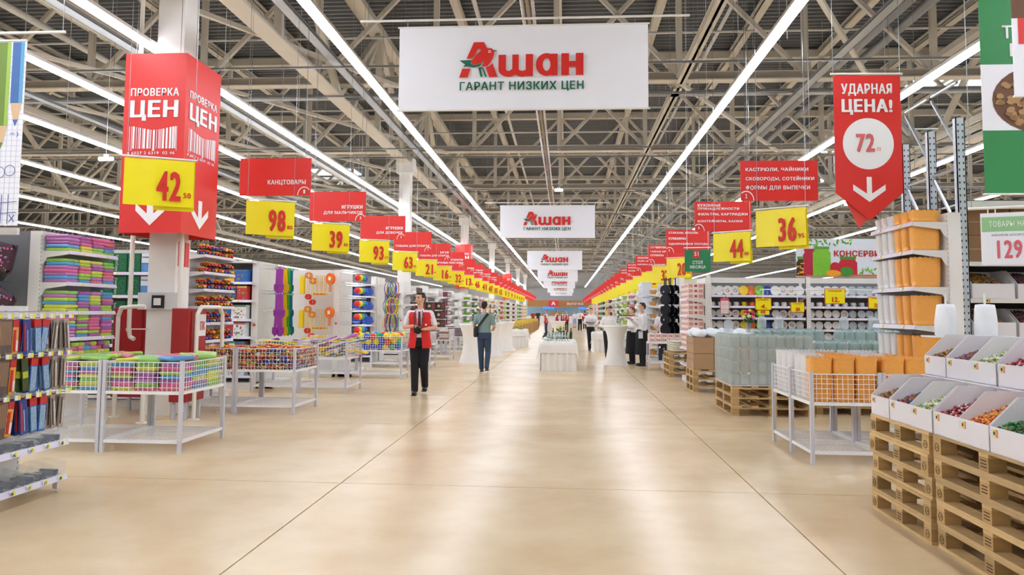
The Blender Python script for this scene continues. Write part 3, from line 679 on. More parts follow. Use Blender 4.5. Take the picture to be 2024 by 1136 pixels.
# ---------------- camera-facing side with backpacks
def bags():
    t,P=shelving('pegboard_shelving','white pegboard shelving with black school bags, left of the folders',(-8.4,8.42,0),0,2.0,.34,2.42,[],panel=True,dark=True,mark=False)
    MB().box((0,-.02,2.34),(2.0,.02,2.42)).build('top_rail',SHELF,t); MB().box((0,.0,.1),(2.0,.34,.14)).build('base_shelf',SHELF,t)
    bk=mat('bag_black','#26262c',.3,var=.5,scale=14,bump=.6)
    def bag():
        m=MB(); m.lathe([(.02,.0),(.15,.02),(.19,.1),(.2,.25),(.17,.34),(.07,.4),(.02,.42)],n=12,sq=3); 
        m.v=[(x,y*.4+.01*math.sin(30*x+20*z),z) for x,y,z in m.v]
        m.tube([(-.12,-.09,.38),(-.1,-.11,.46),(0,-.1,.5),(.1,-.11,.46),(.12,-.09,.38)],.012,6)
        m.sph((.0,-.083,.2),(.06,.012,.05),8,5,1); m.sph((.03,-.09,.22),(.03,.012,.03),6,4,2)
        return m.mesh('school_bag',[bk,mat('bag_red','#b83a22',.5),mat('bag_lime','#a0a82a',.5)])
    me=bag()
    def pouch():
        m=MB().cbox((-.15,-.03,-.17),(.15,.03,.17),.04)
        rnd=random.Random(1)
        for k in range(34):
            x,z=rnd.uniform(-.12,.12),rnd.uniform(-.14,.14); m.cyl((x,-.031,z),(x,-.034,z),rnd.uniform(.006,.016),8,rnd.choice((1,2,3,4)))
        return m.mesh('dotted_bag',[mat('bag_plum','#3c2030',.3,var=.3),mat('dot1','#d8a0b0',.5),mat('dot2','#6a80a8',.5),mat('dot3','#b07a3a',.5),mat('dot4','#c84a80',.5)])
    pm=pouch()
    for r,z in enumerate((1.86,1.43)):
        for k,x in enumerate((.6,1.0,1.36,1.68)):
            item('school_bag',me,P(x,.0,z-.08),0,'black lumpy school bag hanging %s in the %s row of the pegboard'%(ORD[k],('upper','lower')[r]),'bag','school bags on the pegboard')
            b=MB().cyl((0,0,0),(0,.42,.01),.005,6)
            pg=b.build('peg',CHROME,t,loc=(x,-.08,z+.36)); MB().box((-.03,-.01,-.05),(.03,-.005,.02)).box((-.03,-.012,-.05),(0,-.01,-.015),1).build('price_tag',[CLEAR,TAGY],pg)
        item('dotted_bag',pm,P(1.9,-.1,z+.16+(-.06 if r else .05)),0,'dotted plum bag hanging beside the upright in the %s row'%(('upper','lower')[r]),'bag','dotted bags',rot=(0,R(30 if r else 12),0))
bags()
# ---------------- stationery gondola in the left foreground
def stationery():
    w=1.25; O=(-4.1,6.08-w,0); H=1.5
    t,P=shelving('stationery_gondola','low white gondola of hanging pens and stationery at the left edge',O,90,w,.42,H,[.13,.41],tags=.16,mark=False,lowest=False,cat='shelving')
    for x in (.1,w-.06): MB().box((x-.01,.02,.02),(x+.01,.06,.12)).cyl((x,.03,0),(x,.03,.05),.006,6).cyl((x-.0,.03,0.002),(x,.03,.006),.016,8).box((x-.004,.02,.06),(x+.004,.42,.11)).build('foot',SHELF,t)
    kinds={}
    def pack(k,w_,h_,spec,mats,th=.006):
        m=MB(); 
        for (x0,x1,z0,z1,mi,y) in spec: m.box((x0*w_-w_/2,-th/2-y,-h_+z0*h_),(x1*w_-w_/2,th/2+y,-h_+z1*h_),mi)
        return m.mesh(k,mats)
    film=mat('pack_film','#b9a9a0',.15,alpha=.55,var=0); br=mat('pack_brown','#5d4f47',.4,var=.4,scale=60); ye=mat('pack_lime','#b8c032',.4); rd=mat('pack_red','#c01f20',.35,var=.1); bl=mat('pack_blue','#3c6fb4',.25,var=.5,scale=50); wb=mat('pack_sky','#a8c4e0',.25,var=.3,scale=40); og=mat('pack_orange','#e09a3c',.4,var=.2); gr=mat('pack_green','#3a4a26',.3,var=.4,scale=40); nv=mat('pack_navy','#1c3f8c',.35,var=.4,scale=30); gy=mat('pack_grey','#a89890',.3,var=.5,scale=45)
    D={'brown pencil set':pack('pencil_set',.16,.27,[(0,1,0,1,0,0),(.03,.97,.25,.97,0,.001),(0,.1,0,1,1,.002)]+[(.14+.1*i,.2+.1*i,.3,.95,2,.0015) for i in range(8)],[br,ye,mat('pencil_tips','#9a7858',.5)]),
     'orange and red marker card':pack('marker_card',.06,.26,[(0,1,0,.78,0,0),(0,1,.78,1,1,0),(.1,.5,.08,.7,1,.004),(.55,.9,.1,.4,2,.004)],[og,rd,mat('pack_white','#e8e4dc',.4)]),
     'blue gel pen set':pack('pen_set',.075,.27,[(0,1,0,.78,0,0),(0,1,.78,1,1,.001)]+[(.1+.2*i,.22+.2*i,.06,.75,2,.004) for i in range(4)],[bl,rd,wb]),
     'dark green pen card':pack('pen_card',.07,.25,[(0,1,0,1,0,0),(.1,.9,.4,.6,1,.002)],[gr,ye]),
     'navy marker card':pack('navy_card',.08,.27,[(0,1,0,1,0,0),(.1,.3,.1,.9,1,.003),(.5,.6,.1,.7,2,.003)],[nv,rd,wb]),
     'grey ballpoint pack':pack('ballpoint_pack',.055,.27,[(0,1,0,1,0,0),(.2,.4,.1,.9,1,.004),(.6,.75,.1,.8,2,.004)],[gy,mat('pack_dk','#4a3c36',.4),mat('pack_white','#e8e4dc',.4)])}
    seq=[['brown pencil set','brown pencil set','brown pencil set','brown pencil set','brown pencil set','orange and red marker card','navy marker card','blue gel pen set','blue gel pen set','grey ballpoint pack','grey ballpoint pack'],
         ['brown pencil set','brown pencil set','brown pencil set','brown pencil set','brown pencil set','orange and red marker card','dark green pen card','blue gel pen set','blue gel pen set','grey ballpoint pack','grey ballpoint pack'],
         ['brown pencil set','brown pencil set','brown pencil set','brown pencil set','brown pencil set','orange and red marker card','navy marker card','blue gel pen set','blue gel pen set','grey ballpoint pack','grey ballpoint pack']]
    rnd=random.Random(4); rows=['upper','middle','lower']
    S_=MB(); put_text(S_,'S',.05,.07,-.25,-.215,-.006,0,.02); 
    for r,z in enumerate((1.40,1.10,.79)):
        for k in range(11):
            x=.06+k*.115; nm=seq[r][k]
            pg=MB().cyl((0,.42,0),(0,.0,.012),.004,6).cyl((0,.42,.05),(0,.02,.06),.003,6).build('peg',CHROME,t,loc=(x,0,z))
            q=MB().box((-.035,-.012,.0),(.035,-.008,.055)).box((-.0,-.014,.005),(.028,-.012,.04),1).box((-.03,-.014,.005),(0,-.012,.04),2).build('price_tag',[CLEAR,TAGY,WHITE],pg)
            for j in range(5 if 'set' in nm else 4):
                y=.03+j*.028+rnd.uniform(0,.008)
                a=R(rnd.uniform(-9,9))
                item(D[nm].name.split('.')[0],D[nm],P(x,y,z-.004),PI/2,'%s, %s from the front on peg %s of the %s row'%(nm,ORD[j],ORD[k],rows[r]),'pen pack','%ss hanging on the stationery gondola'%nm,rot=(0,a,PI/2))
    # pens lying behind clear dividers on the two low shelves
    pm=[mat('pen_navy','#1c2858',.35),mat('pen_white','#e6e8ee',.3),mat('pen_dark','#2a2c34',.4)]
    def bundle(c):
        m=MB(); q=random.Random(c)
        for k in range(22):
            x=q.uniform(-.055,.055); z=.006+.011*(k//6); y=q.uniform(-.01,.02)
            m.cyl((x,-.08+y,z),(x+q.uniform(-.012,.012),.06+y,z),.0045,5,c if q.random()<.7 else 0); m.cyl((x,-.085+y,z),(x,-.06+y,z),.005,5,0)
        return m.mesh('pen_bundle',pm)
    bs=[bundle(1),bundle(0),bundle(2)]
    for r,z in enumerate((.13,.41)):
        for k in range(8):
            x=.08+k*.155
            item('pen_bundle',bs[(k+r)%3 if k<6 else (k%2)],P(x,.11,z),PI/2,'%s loose pens behind the clear divider, bin %s on the %s pen shelf'%(('white','navy','dark')[(k+r)%3 if k<6 else (k%2)],ORD[k],('lower','upper')[r]),'pens','loose pens in clear bins',rot=None)['kind']='stuff'
            n=8; P2=[(.0,z),(.0,z+.1)]+[(.0+.26*math.sin(a),z+.1+.03*math.sin(a*2)) for a in [i*PI/2/n for i in range(1,n)]]+[(.3,z+.1),(.34,z)]
            MB().prism(P2,0,.003,ax='x').build('clear_divider',CLEAR,t,loc=(x+.078,.0,0))
        MB().box((0,.0,z),(w,.003,z+.085)).build('clear_front',CLEAR,t)
        m=MB()
        for k,s in enumerate(('4','14','16','17','17','30')): put_text(m,s,.24+k*.18,.265+k*.18,z-.03,z-.005,-.024,0,.02)
        m.build('lettering',BLACKP,t)
stationery()
# ---------------- paper boxes, cabinets and rails at the first column
def paper():
    t,P=shelving('paper_shelving','white shelving of green paper boxes behind the red cabinets',(-8.2,11.1,0),0,2.2,.45,2.42,[.18,.6,.95,1.31,1.69,2.04],tags=.5,mark=False)
    g=mat('paper_green','#12683c',.45,var=.04); bl=mat('paper_blue','#5a94cc',.45,var=.5,scale=9)
    def box(green):
        m=MB().box((-.1,0,0),(.1,.3,.295))
        if green:
            put_text(m,'SvetoCopy',-.09,.09,-.03,.03,0,1,.03) if 0 else None
            vs,fs=text_mesh('SvetoCopy'); B=max(v[0] for v in vs)
            m.add([(-.075+v[1]*.055,-.002,.27-v[0]/B*.25) for v in vs],fs,1)
            for q in range(2): m.torus((.035,-.003,.1+.1*q),.035,.004,10,4,2)
            return m.mesh('paper_box',[g,PWHITE,mat('paper_ltgreen','#4c9a6c',.5,var=0)])
        m.box((-.098,-.002,.15),(.098,0,.293),1); put_text(m,'Снегурочка',-.085,.03,.22,.25,-.004,2,.02)
        return m.mesh('paper_box',[bl,mat('paper_pale','#e8eef4',.4,var=0),mat('paper_ink','#2c4c80',.5,var=0)])
    a,b=box(True),box(False)
    for r,z in enumerate([.18,.6,.95,1.31,1.69,2.04]):
        for k in range(10):
            if z==.18 and k<4: continue
            x=.12+k*.215; gr=k not in (8,9,3)
            item('paper_box',a if gr else b,P(x,.03,z),0,'%s, %s from left on the %s shelf of the paper shelving'%('green copy paper box' if gr else 'white and blue paper box',ORD[k],['lowest','second','third','fourth','fifth','top'][r]),'paper box','paper boxes on shelves')
    cr=mat('cabinet_red','#a01a1c',.35,var=.06); 
    for i,(x0,x1,y0,y1,lab) in enumerate(((-6.45,-5.97,10.45,10.95,'dark red fire hose cabinet left of the column'),(-5.32,-5.07,9.95,10.45,'glossy red fire hose cabinet with white ПК label right of the column'))):
        t=thing('fire_cabinet',lab,'cabinet',((x0+x1)/2,y0,0),0)
        w_=x1-x0; d=y1-y0
        MB().cbox((-w_/2,0,.24),(w_/2,d,1.5),.01).build('body',cr,t)
        for a_ in (-1,1): MB().box((a_*(w_/2-.04)-.02,.05,0),(a_*(w_/2-.04)+.02,.09,.24)).box((a_*(w_/2-.04)-.02,d-.09,0),(a_*(w_/2-.04)+.02,d-.05,.24)).build('leg',LEGM,t)
        if i: 
            MB().box((w_/2,.05,.34),(w_/2+.012,d-.05,1.46)).build('door',cr,t)
            MB().box((w_/2+.012,.24,1.12),(w_/2+.016,.45,1.42)).build('label_plate',WHITE,t)
            m=MB(); put_text(m,'ПК',.28,.42,1.2,1.32,w_/2+.018,0,.02,ax='x'); m.build('lettering',PRED,t)
            MB().torus((w_/2+.014,.12,.9),.04,.006,16,5,0,'x').build('handle',cr,t)
        else:
            MB().box((-w_/2+.04,-.012,.34),(w_/2-.04,0,1.46)).build('door',cr,t); MB().torus((0,-.014,.8),.05,.005,16,5,0,'y').build('handle',cr,t)
    tm=mat('guard_tube','#eae5d8',.3,var=.02)
    for i,(pts,lab) in enumerate((([(-6.19,10.2,0),(-6.19,10.2,1.38),(-6.12,10.15,1.5),(-5.9,10.1,1.52),(-5.75,10.1,1.52)],'cream tube guard rail left of the column'),([(-5.13,10.05,0),(-5.13,10.05,1.42),(-5.11,10.12,1.52),(-5.1,10.65,1.52),(-5.1,10.75,1.42),(-5.1,10.78,0)],'cream bent tube guard rail round the right fire cabinet'))):
        pts=[(p[0]+(.12 if i else 0),p[1]-(.0 if i else .05),p[2]) for p in pts]
        t=thing('guard_rail',lab,'rail',(pts[0][0],pts[0][1],0),0,None); o=Vector(t.location)
        MB().tube([Vector(p)-o for p in pts],.028,10).build('tube',tm,t)
        for p in (pts[0],pts[-1]):
            if p[2]<.1: MB().cyl(Vector(p)-o,Vector(p)-o+Vector((0,0,.012)),.08,14).build('foot_plate',tm,t)
    for i,(x,y) in enumerate(((-6.06,10.2),(-5.32,10.15))):
        t=thing('water_pipe','cream %s water pipe with elbow beside the first column'%('left','right')[i],'pipe',(x,y,0))
        MB().tube([(0,0,7.1 if i==0 else 2.6),(0,0,1.2),(.02,0,1.1),(.09,-.02,1.07)],.03,10).build('pipe',tm,t)
        MB().cyl((0,0,1.18),(0,0,1.22),.038,10).box((.0,-.02,1.2),(.25 if i==0 else .1,.06,1.215)).build('clamp',tm,t)
        MB().box((.12-.4*i,-.03,1.15),(.2-.4*i,.02,1.24)).build('bracket',DARK,t) if 0 else None
    t=thing('pipe_stand','cream vertical post with round foot by the red cabinets','post',(-5.5,9.65,0))
    MB().cyl((0,0,0),(0,0,.5),.03,10).cyl((0,0,0),(0,0,.012),.08,14).build('post',tm,t)
paper()
# ---------------- toy cars
def car_mesh():
    m=MB(); 
    m.prism([(-.055,.015),(.055,.015),(.058,.035),(.04,.042),(-.05,.045),(-.058,.03)],-.028,.028)
    m.prism([(-.035,.044),(.03,.042),(.012,.064),(-.022,.065)],-.022,.022,1)
    for x in (-.033,.033):
        for s in (-1,1): m.cyl((x,s*.022,.018),(x,s*.034,.018),.018,8,2); m.cyl((x,s*.034,.018),(x,s*.036,.018),.008,6,3)
    return m
CARM={}
for n_,(a,b) in {'red':('#d0281c','#d8a018'),'yellow':('#e0a818','#b02018'),'blue':('#2c4cb0','#d0281c')}.items():
    _c=car_mesh(); _c.v=[(x*1.3,y*1.3,z*1.3) for x,y,z in _c.v]; CARM[n_]=_c.mesh('toy_car',[col(a,.3),col(b,.3),DARK,TAGY])
def car_endcap():
    t,P=shelving('toy_car_endcap','white shelving endcap filled with rows of small toy cars',(-5.65,11.5,0),90,1.1,.32,2.42,[.75,1.0,1.28,1.54,1.81,2.08,2.35],tags=.5)
    rnd=random.Random(21); nm=['lowest','second','third','fourth','fifth','sixth','top']
    for r,z in enumerate([.75,1.0,1.28,1.54,1.81,2.08,2.35]):
        for j in range(1):
            for k in range(9):
                for q in range(2):
                    if q and (k+r)%5==0: continue
                    c=rnd.choice(['red','red','yellow','blue'])
                    item('toy_car',CARM[c],P(.06+k*.12,.07+j*.11,z+q*.086),R(rnd.choice((0,180))+rnd.uniform(-8,8)),'%s toy car, place %s in the %s %s row on the %s car shelf'%(c,ORD[k],('lower','upper')[q],('front','back')[j],nm[r]),'toy car','toy cars on the endcap')
car_endcap()
# ---------------- wire bins
def bin_meshes(w,d,top=.93,bot=.62):
    def panel(L):
        m=MB(); k=0; n=round(L/.052)
        for i in range(n+1): x=L*i/n; m.box((x-.0022,-.0022,bot),(x+.0022,.0022,top))
        z=bot
        nz=6
        for i in range(nz+1):
            z=bot+(top-bot)*i/nz; m.box((0,-.0032,z-.0022),(L,.0032,z+.0022))
        m.box((0,-.005,top-.005),(L,.005,top+.005)); return m.mesh('wire_panel',WIRE)
    leg=MB().box((-.018,-.018,0),(.018,.018,top+.02)).mesh('leg',LEGM)
    f=MB(); n=round(w/.05); n2=round(d/.05)
    for i in range(n+1): f.box((w*i/n-.002,0,-.002),(w*i/n+.002,d,.002))
    for i in range(n2+1): f.box((0,d*i/n2-.002,-.002),(w,d*i/n2+.002,.002))
    for a,b in (((0,-.01,-.02),(w,.01,.012)),((0,d-.01,-.02),(w,d+.01,.012)),((-.01,0,-.02),(.01,d,.012)),((w-.01,0,-.02),(w+.01,d,.012))): f.box(a,b)
    return panel(w),panel(d),leg,f.mesh('wire_shelf',WIRE)
def wire_bin(label,x,y,w,d,group,top=.93,bot=.62,rz=0):
    pw,pd,leg,sh=cached(('bin',w,d,top,bot),lambda:bin_meshes(w,d,top,bot))
    t=thing('wire_bin',label,'wire bin',(x,y,0),R(rz),group)
    for a in (0,w):
        for b in (0,d): ob('leg',leg,t,(a,b,0))
    ob('wire_panel',pw,t,(0,0,0)); ob('wire_panel',pw,t,(0,d,0)); ob('wire_panel',pd,t,(0,0,0),PI/2); ob('wire_panel',pd,t,(w,0,0),PI/2)
    ob('bin_floor',sh,t,(0,0,bot)); ob('wire_shelf',sh,t,(0,0,.12))
    return t
GB='wire bins on the left of the aisle'
def left_bins():
    rnd=random.Random(5)
    # A: folders
    for i,(x,w,lab) in enumerate(((-4.8,.83,'nearest'),(-5.68,.83,'nearest left-hand'))):
        wire_bin('white wire bin full of pastel folders, %s one'%lab,x,7.68,w,.98,GB)
        for c in range(3):
            for r in range(3):
                if i==1 and r==2: continue
                for k in range(7):
                    if c==1 and r==1 and k<6: continue
                    if i==1 and c==0 and k<5: continue
                    cn=rnd.choice(list(FCOL)); 
                    item('folder',folder(cn),(x+.15+c*.265+rnd.uniform(-.01,.01),7.68+.18+r*.31,.632+k*.0415),rnd.uniform(-.04,.04),'%s plastic folder, layer %s, stack %s of row %s in the %s folder bin'%(cn,ORD[k],ORD[c],ORD[r],lab),'folder','pastel folders in the wire bins')
        for k in range(12):
            cn=rnd.choice(['lime','pink','blue','green','lime','rose','yellow'])
            item('folder',folder(cn),(x+.15+(k%3)*.265,7.68+.16+(k//3)*.22,.925+.012*(k%3)),rnd.uniform(-.6,.6),'%s plastic folder lying askew, %s on top of the %s folder bin'%(cn,ORD[k],lab),'folder','pastel folders in the wire bins',rot=(R(rnd.uniform(-6,6)),R(rnd.uniform(-6,6)),rnd.uniform(-.6,.6)))
    # B: toy cars
    for i,(x,w,lab) in enumerate(((-4.72,.85,'car bin'),(-5.55,.79,'left-hand car bin'))):
        wire_bin('white wire bin heaped with toy cars, %s one'%('right-hand' if i==0 else 'left-hand'),x,10.7,w,.98,GB)
        nx=6; n=0
        for k in range(4):
            for a in range(nx):
                for b in range(9):
                    outer=(b==0 or k>=3 or a==nx-1)
                    if not outer or (i==1 and b>5): continue
                    if n>=115: continue
                    n+=1; c=rnd.choice(['red','red','blue','yellow'])
                    item('toy_car',CARM[c],(x+.08+a*(w-.15)/(nx-1),10.7+.07+b*.107,.63+k*.072+(rnd.uniform(0,.03) if k==3 else 0)),0,'%s toy car, %s layer %s row, place %s in the %s'%(c,ORD[k],ORD[b],ORD[a],lab),'toy car','toy cars heaped in wire bins',rot=(R(rnd.uniform(-12,12)),R(rnd.uniform(-15,15)),rnd.uniform(0,6.3)))
    # C: toy spades and buckets
    shapes=[SPADE[c] for c in ('yellow','green','purple','teal')]
    for i,(x,w) in enumerate(((-4.78,.84),(-5.66,.84))):
        wire_bin('white wire bin of toy spades, %s one'%('right-hand' if i==0 else 'left-hand'),x,13.52,w,.98,GB)
        for k in range(34):
            c=rnd.choice(['yellow','green','purple','teal','yellow'])
            item('toy_spade',SPADE[c],(x+.12+rnd.random()*(w-.24),13.52+.25+rnd.random()*.45,.66+.009*k),0,'%s toy spade, %s thrown into the %s spade bin'%(c,ORD[k],('right-hand','left-hand')[i]),'toy spade','toy spades in bins',rot=(R(rnd.uniform(70,105)),R(rnd.uniform(-25,25)),rnd.uniform(-1.3,1.3)))
    # D: balls
    wire_bin('white wire bin of coloured play balls',-4.75,16.5,1.17,.7,GB)
    wire_bin('empty-sided white wire bin left of the ball bin',-5.62,16.5,.83,.7,GB)
    n=0
    for k in range(3):
        for a in range(8):
            for b in range(5):
                if k<2 and 0<b<4: continue
                if k==2 and rnd.random()<.25: continue
                c=('blue' if k==0 and rnd.random()<.8 else rnd.choice(['red','yellow','green','blue'])); n+=1
                item('play_ball',BALL[c],(-4.75+.09+a*.141+rnd.uniform(-.02,.02)+(.05 if k%2 else 0)*(a<7),16.6+b*.125+rnd.uniform(-.01,.01),.70+k*.115+rnd.uniform(-.02,.02)),0,'%s play ball, %s layer, %s row, %s from left in the ball bin'%(c,ORD[k],ORD[b],ORD[a]),'ball','play balls in the bin')
    # E, F and on: textiles
    cl=['#7a2c34','#4a3a5c','#c8b8a8','#8c5060','#d8c8b8','#5c4a44']
    tx=[MB().cbox((-.14,-.11,0),(.14,.11,.05),.02).mesh('folded_textile',mat('textile%d'%i,h,.9,var=.25,scale=25)) for i,h in enumerate(cl)]
    ys=[19.8,23.2,26.4,29.8,33.0,36.4,40,44,48]
    for j,y in enumerate(ys):
        for i,x in enumerate((-4.3,-5.1)):
            wire_bin('white wire bin of folded textiles, %s row behind the ball bin, %s one'%(ORD[j],('aisle side','inner side')[i]),x,y,.76,.8,GB)
            if j>4: continue
            for k in range(5):
                for a in range(2):
                    for b in range(2):
                        item('folded_textile',tx[rnd.randrange(6)],(x+.2+a*.35,y+.2+b*.32,.63+k*.06),rnd.uniform(-.3,.3),'folded cloth pack, layer %s, %s %s of the %s textile bin, %s'%(ORD[k],('front','back')[b],('left','right')[a],ORD[j],('aisle side','inner side')[i]),'textile','folded textiles in bins')
def spade_mesh(c):
    m=MB(); m.prism([(-.02,-.06),(.02,-.06),(.028,-.36),(-.028,-.36)],-.012,.012); m.torus((0,0,-.035),.032,.008,14,6,0,'y',1,.8)
    m.prism([(-.045,-.34),(.045,-.34),(.055,-.40),(.05,-.46),(.0,-.52),(-.05,-.46),(-.055,-.40)],-.006,.006); m.box((-.052,-.02,-.45),(-.045,.004,-.35)); m.box((.045,-.02,-.45),(.052,.004,-.35))
    m.sph((0,0,-.35),(.03,.014,.03),8,5)
    return m.mesh('toy_spade',mat('toy_'+c,{'yellow':'#f0cc10','green':'#2fa838','purple':'#9a3aa0','teal':'#1f6f94','red':'#e02a1c','blue':'#1f50c8','orange':'#f07818'}[c],.25))
SPADE={c:spade_mesh(c) for c in ('yellow','green','purple','teal')}
BALL={c:MB().sph((0,0,0),.073,14,9).mesh('play_ball',mat('ball_'+c,{'red':'#e8302c','yellow':'#f2cf18','green':'#18a868','blue':'#1c58d0'}[c],.2,var=.02)) for c in ('red','yellow','green','blue')}
left_bins()
# ---------------- toy boxes gondola with spade endcap
def toy_boxes():
    t,P=shelving('toy_shelving','white shelving of boxed building toys behind the car bins',(-7.6,14.0,0),0,1.68,.42,2.42,[.25,.62,.98,1.31,1.67,2.01],tags=.5,dark=True,mark=False)
    MB().box((0,.0,2.38),(1.68,.42,2.42)).build('top_cover',SHELF,t)
    bases=['#dfe4ea','#1f5fb0','#c8d8e8','#e8e8ea','#3c4a5c','#7a5a30','#c03028','#e8b020']
    def tb(i,w_,h_):
        q=random.Random(i*13+5); m=MB().box((-w_/2,0,0),(w_/2,.2,h_))
        for k in range(16):
            x=q.uniform(-.4,.3)*w_; z=q.uniform(.05,.7)*h_; m.box((x,-.0012-.0002*k,z),(x+q.uniform(.04,.16)*w_,0,z+q.uniform(.04,.16)*h_),1+k%4)
        m.box((-w_/2,-.002,h_*.86),(w_/2,0,h_),1+i%4)
        return m.mesh('toy_box',[mat('toybox%d'%i,bases[i],.35,var=.3,scale=18)]+[col(h,.4) for h in ('#b8564a','#4a6a98','#c8b058','#5c7a5c')])
    for r,z in enumerate([.25,.62,.98,1.31,1.67,2.01]):
        x=.06; k=0
        while x<1.5:
            i=(r*3+k*2)%8; w_=.19+.05*((k+r)%3); h_=.27 if r<5 else .24
            item('toy_box',cached(('tb',i,w_,h_),lambda:tb(i,w_,h_)),P(x+w_/2,.02,z),0,'boxed building toy, %s from the left on the %s shelf behind the car bins'%(ORD[k],['lowest','second','third','fourth','fifth','top'][r]),'toy box','boxed toys on the shelving'); x+=w_+.012; k+=1
    t,P=shelving('toy_pegboard','white pegboard endcap hung with toy spades',(-5.45,14.2,0),90,.9,.42,2.42,[],mark=True)
    MB().box((0,.1,0),(.9,.42,.14)).build('base_shelf',SHELF,t)
    for r,z in enumerate((2.33,1.84,1.5)):
        for k,(c,n) in enumerate((('purple',4),('yellow',2),('green',3),('teal',3))):
            x=.08+k*.17
            pg=MB().cyl((0,.42,0),(0,-.02,.012),.005,6).cyl((0,.42,.06),(0,.0,.07),.004,6).build('peg',CHROME,t,loc=(x,0,z-.04)); MB().box((-.03,-.01,.0),(.03,-.006,.05)).build('price_tag',CLEAR,pg)
            for j in range(4):
                item('toy_spade',SPADE[c],P(x,.0+j*.035,z),0,'%s toy spade, %s from the front, %s row of the pegboard endcap'%(c,ORD[j],('upper','middle','lower')[r]),'toy spade','toy spades hung on pegs',rot=(0,R(random.uniform(-3,3)),R(12)))
toy_boxes()
def hung_toys():
    t,P=shelving('toy_pegboard','white pegboard facing the camera with wheels, rackets and mallets',(-6.8,16.75,0),0,1.6,.3,2.42,[],mark=False)
    MB().box((0,0,0),(1.6,.3,.14)).build('base_shelf',SHELF,t)
    def wheel():
        m=MB().cyl((0,0,0),(0,0,-.42),.007,6,0); m.torus((0,0,.02),.06,.014,16,6,1); m.sph((0,0,.02),(.02,.02,.02),6,4,0)
        for q in range(4): m.bar((0,0,.02),(.06*math.cos(q*PI/2),0,.02+.06*math.sin(q*PI/2)),.01,.01,0)
        m.torus((0,0,-.46),.045,.02,12,6,2); return m.mesh('push_wheel',[col('#f0cc10',.3),col('#e07a18',.3),col('#d83020',.3)])
    def racket():
        m=MB(); m.torus((0,0,-.1),.085,.016,20,6,0,'y',1,1.3); m.cyl((0,0,-.2),(0,0,-.4),.012,8,0)
        for q in range(-3,4): m.bar((q*.02,0,-.18),(q*.02,0,-.02),.003,.003,0); m.bar((-.07,0,-.1+q*.02),(.07,0,-.1+q*.02),.003,.003,0)
        m.sph((0,.0,-.1),(.07,.003,.088),12,6,0); m.box((-.03,-.006,-.14),(.03,-.004,-.06),1)
        return m.mesh('toy_racket',[col('#f07818',.3),PWHITE])
    def mallet():
        m=MB().cyl((0,0,0),(0,0,-.36),.007,6,0)
        for q in (-1,1): m.cyl((q*.028,-.05,-.4),(q*.028,.05,-.4),.026,10,0); m.cyl((q*.028,-.051,-.4),(q*.028,-.053,-.4),.014,8,1)
        return m.mesh('toy_mallet',[col('#e8b818',.3),col('#d83020',.3)])
    W,Rk,Ml=wheel(),racket(),mallet(); yb=MB().cbox((-.05,-.01,-.4),(.05,.01,0),.01).mesh('toy_bat',col('#f2d020',.3))
    for r,z in enumerate((2.26,1.5)):
        for k,(me,nm,x,cat) in enumerate(((yb,'yellow toy bat',.86,'toy bat'),(W,'orange push wheel on a yellow stick',1.0,'toy wheel'),(W,'orange push wheel lower on its stick',1.1,'toy wheel'),(Ml,'yellow toy mallet',1.2,'toy mallet'),(Ml,'yellow toy mallet beside it',1.3,'toy mallet'),(Ml,'yellow toy mallet near the racket',1.38,'toy mallet'),(Rk,'orange toy racket',1.5,'toy racket'))):
            zz=z-(.12 if k==2 else 0)+(.05 if k==6 else 0)
            p=MB().cyl((0,.3,0),(0,-.03,.01),.005,6).build('peg',CHROME,t,loc=(x,0,zz))
            for j in range(2): item(me.name.split('.')[0],me,P(x+.012*j,-.01+j*.07,zz-.005),0,'%s, %s one in the %s row of the pegboard'%(nm,('front','back')[j],('upper','lower')[r]),cat,'hung toys')
    # ball nets endcap
    t,P=shelving('ball_pegboard','white pegboard endcap with netted balls in four colours',(-4.72,17.0,0),90,1.0,.42,2.42,[],mark=True)
    MB().box((0,.1,0),(1,.42,.14)).build('base_shelf',SHELF,t)
    for r,z in enumerate((2.28,1.98,1.68,1.38,1.08)):
        for k,c in enumerate(('red','yellow','green','blue')):
            x=.1+k*.22
            pg=MB().cyl((0,.42,0),(0,-.0,.012),.005,6).cyl((0,.42,.06),(0,.0,.07),.004,6).build('peg',CHROME,t,loc=(x,0,z+.08))
            for j in range(1):
                o=thing('netted_ball','%s ball in a net, %s on peg %s of the %s row'%(c,('front','back')[j],ORD[k],ORD[r]),'ball',P(x,.04+j*.15,z-.03),0,'netted balls on the pegboard')
                ob('ball',BALL[c],o); 
                if j==0:
                    q=MB()
                    for a in range(4): q.bar((.05*math.cos(a*PI/2),.05*math.sin(a*PI/2),.05),(0,0,.11),.003,.003)
                    q.build('net',CLEAR,o)
    # dark shelf with blue packs and the hoops endcap
    t,P=shelving('blue_shelving','dark shelving with round blue packs beside the ball nets',(-6.5,20.0,0),0,1.35,.4,2.42,[.3,.7,1.12,1.5,1.88,2.2],mark=False,dark=True)
    bb=MB().cyl((0,0,.12),(0,.3,.12),.12,14).cyl((0,-.005,.12),(0,0,.12),.05,10).mesh('blue_pack',mat('blue_pack','#1c4cb4',.3,var=.2))
    for r,z in enumerate((.3,.7,1.12,1.5,1.88)):
        for k in range(3): item('blue_pack',bb,P(.65+k*.27,.03,z),0,'round blue toy pack, %s from the left on shelf %s of the dark shelving'%(ORD[k],ORD[r]),'toy pack','blue packs on the dark shelving')
    t,P=shelving('hoop_pegboard','white pegboard endcap hung with coloured hoops and skipping ropes',(-4.72,20.3,0),90,1.0,.42,2.42,[],mark=True)
    hc=['#2458c0','#28a048','#e8c818','#d83828','#7a3aa0','#f0e048']
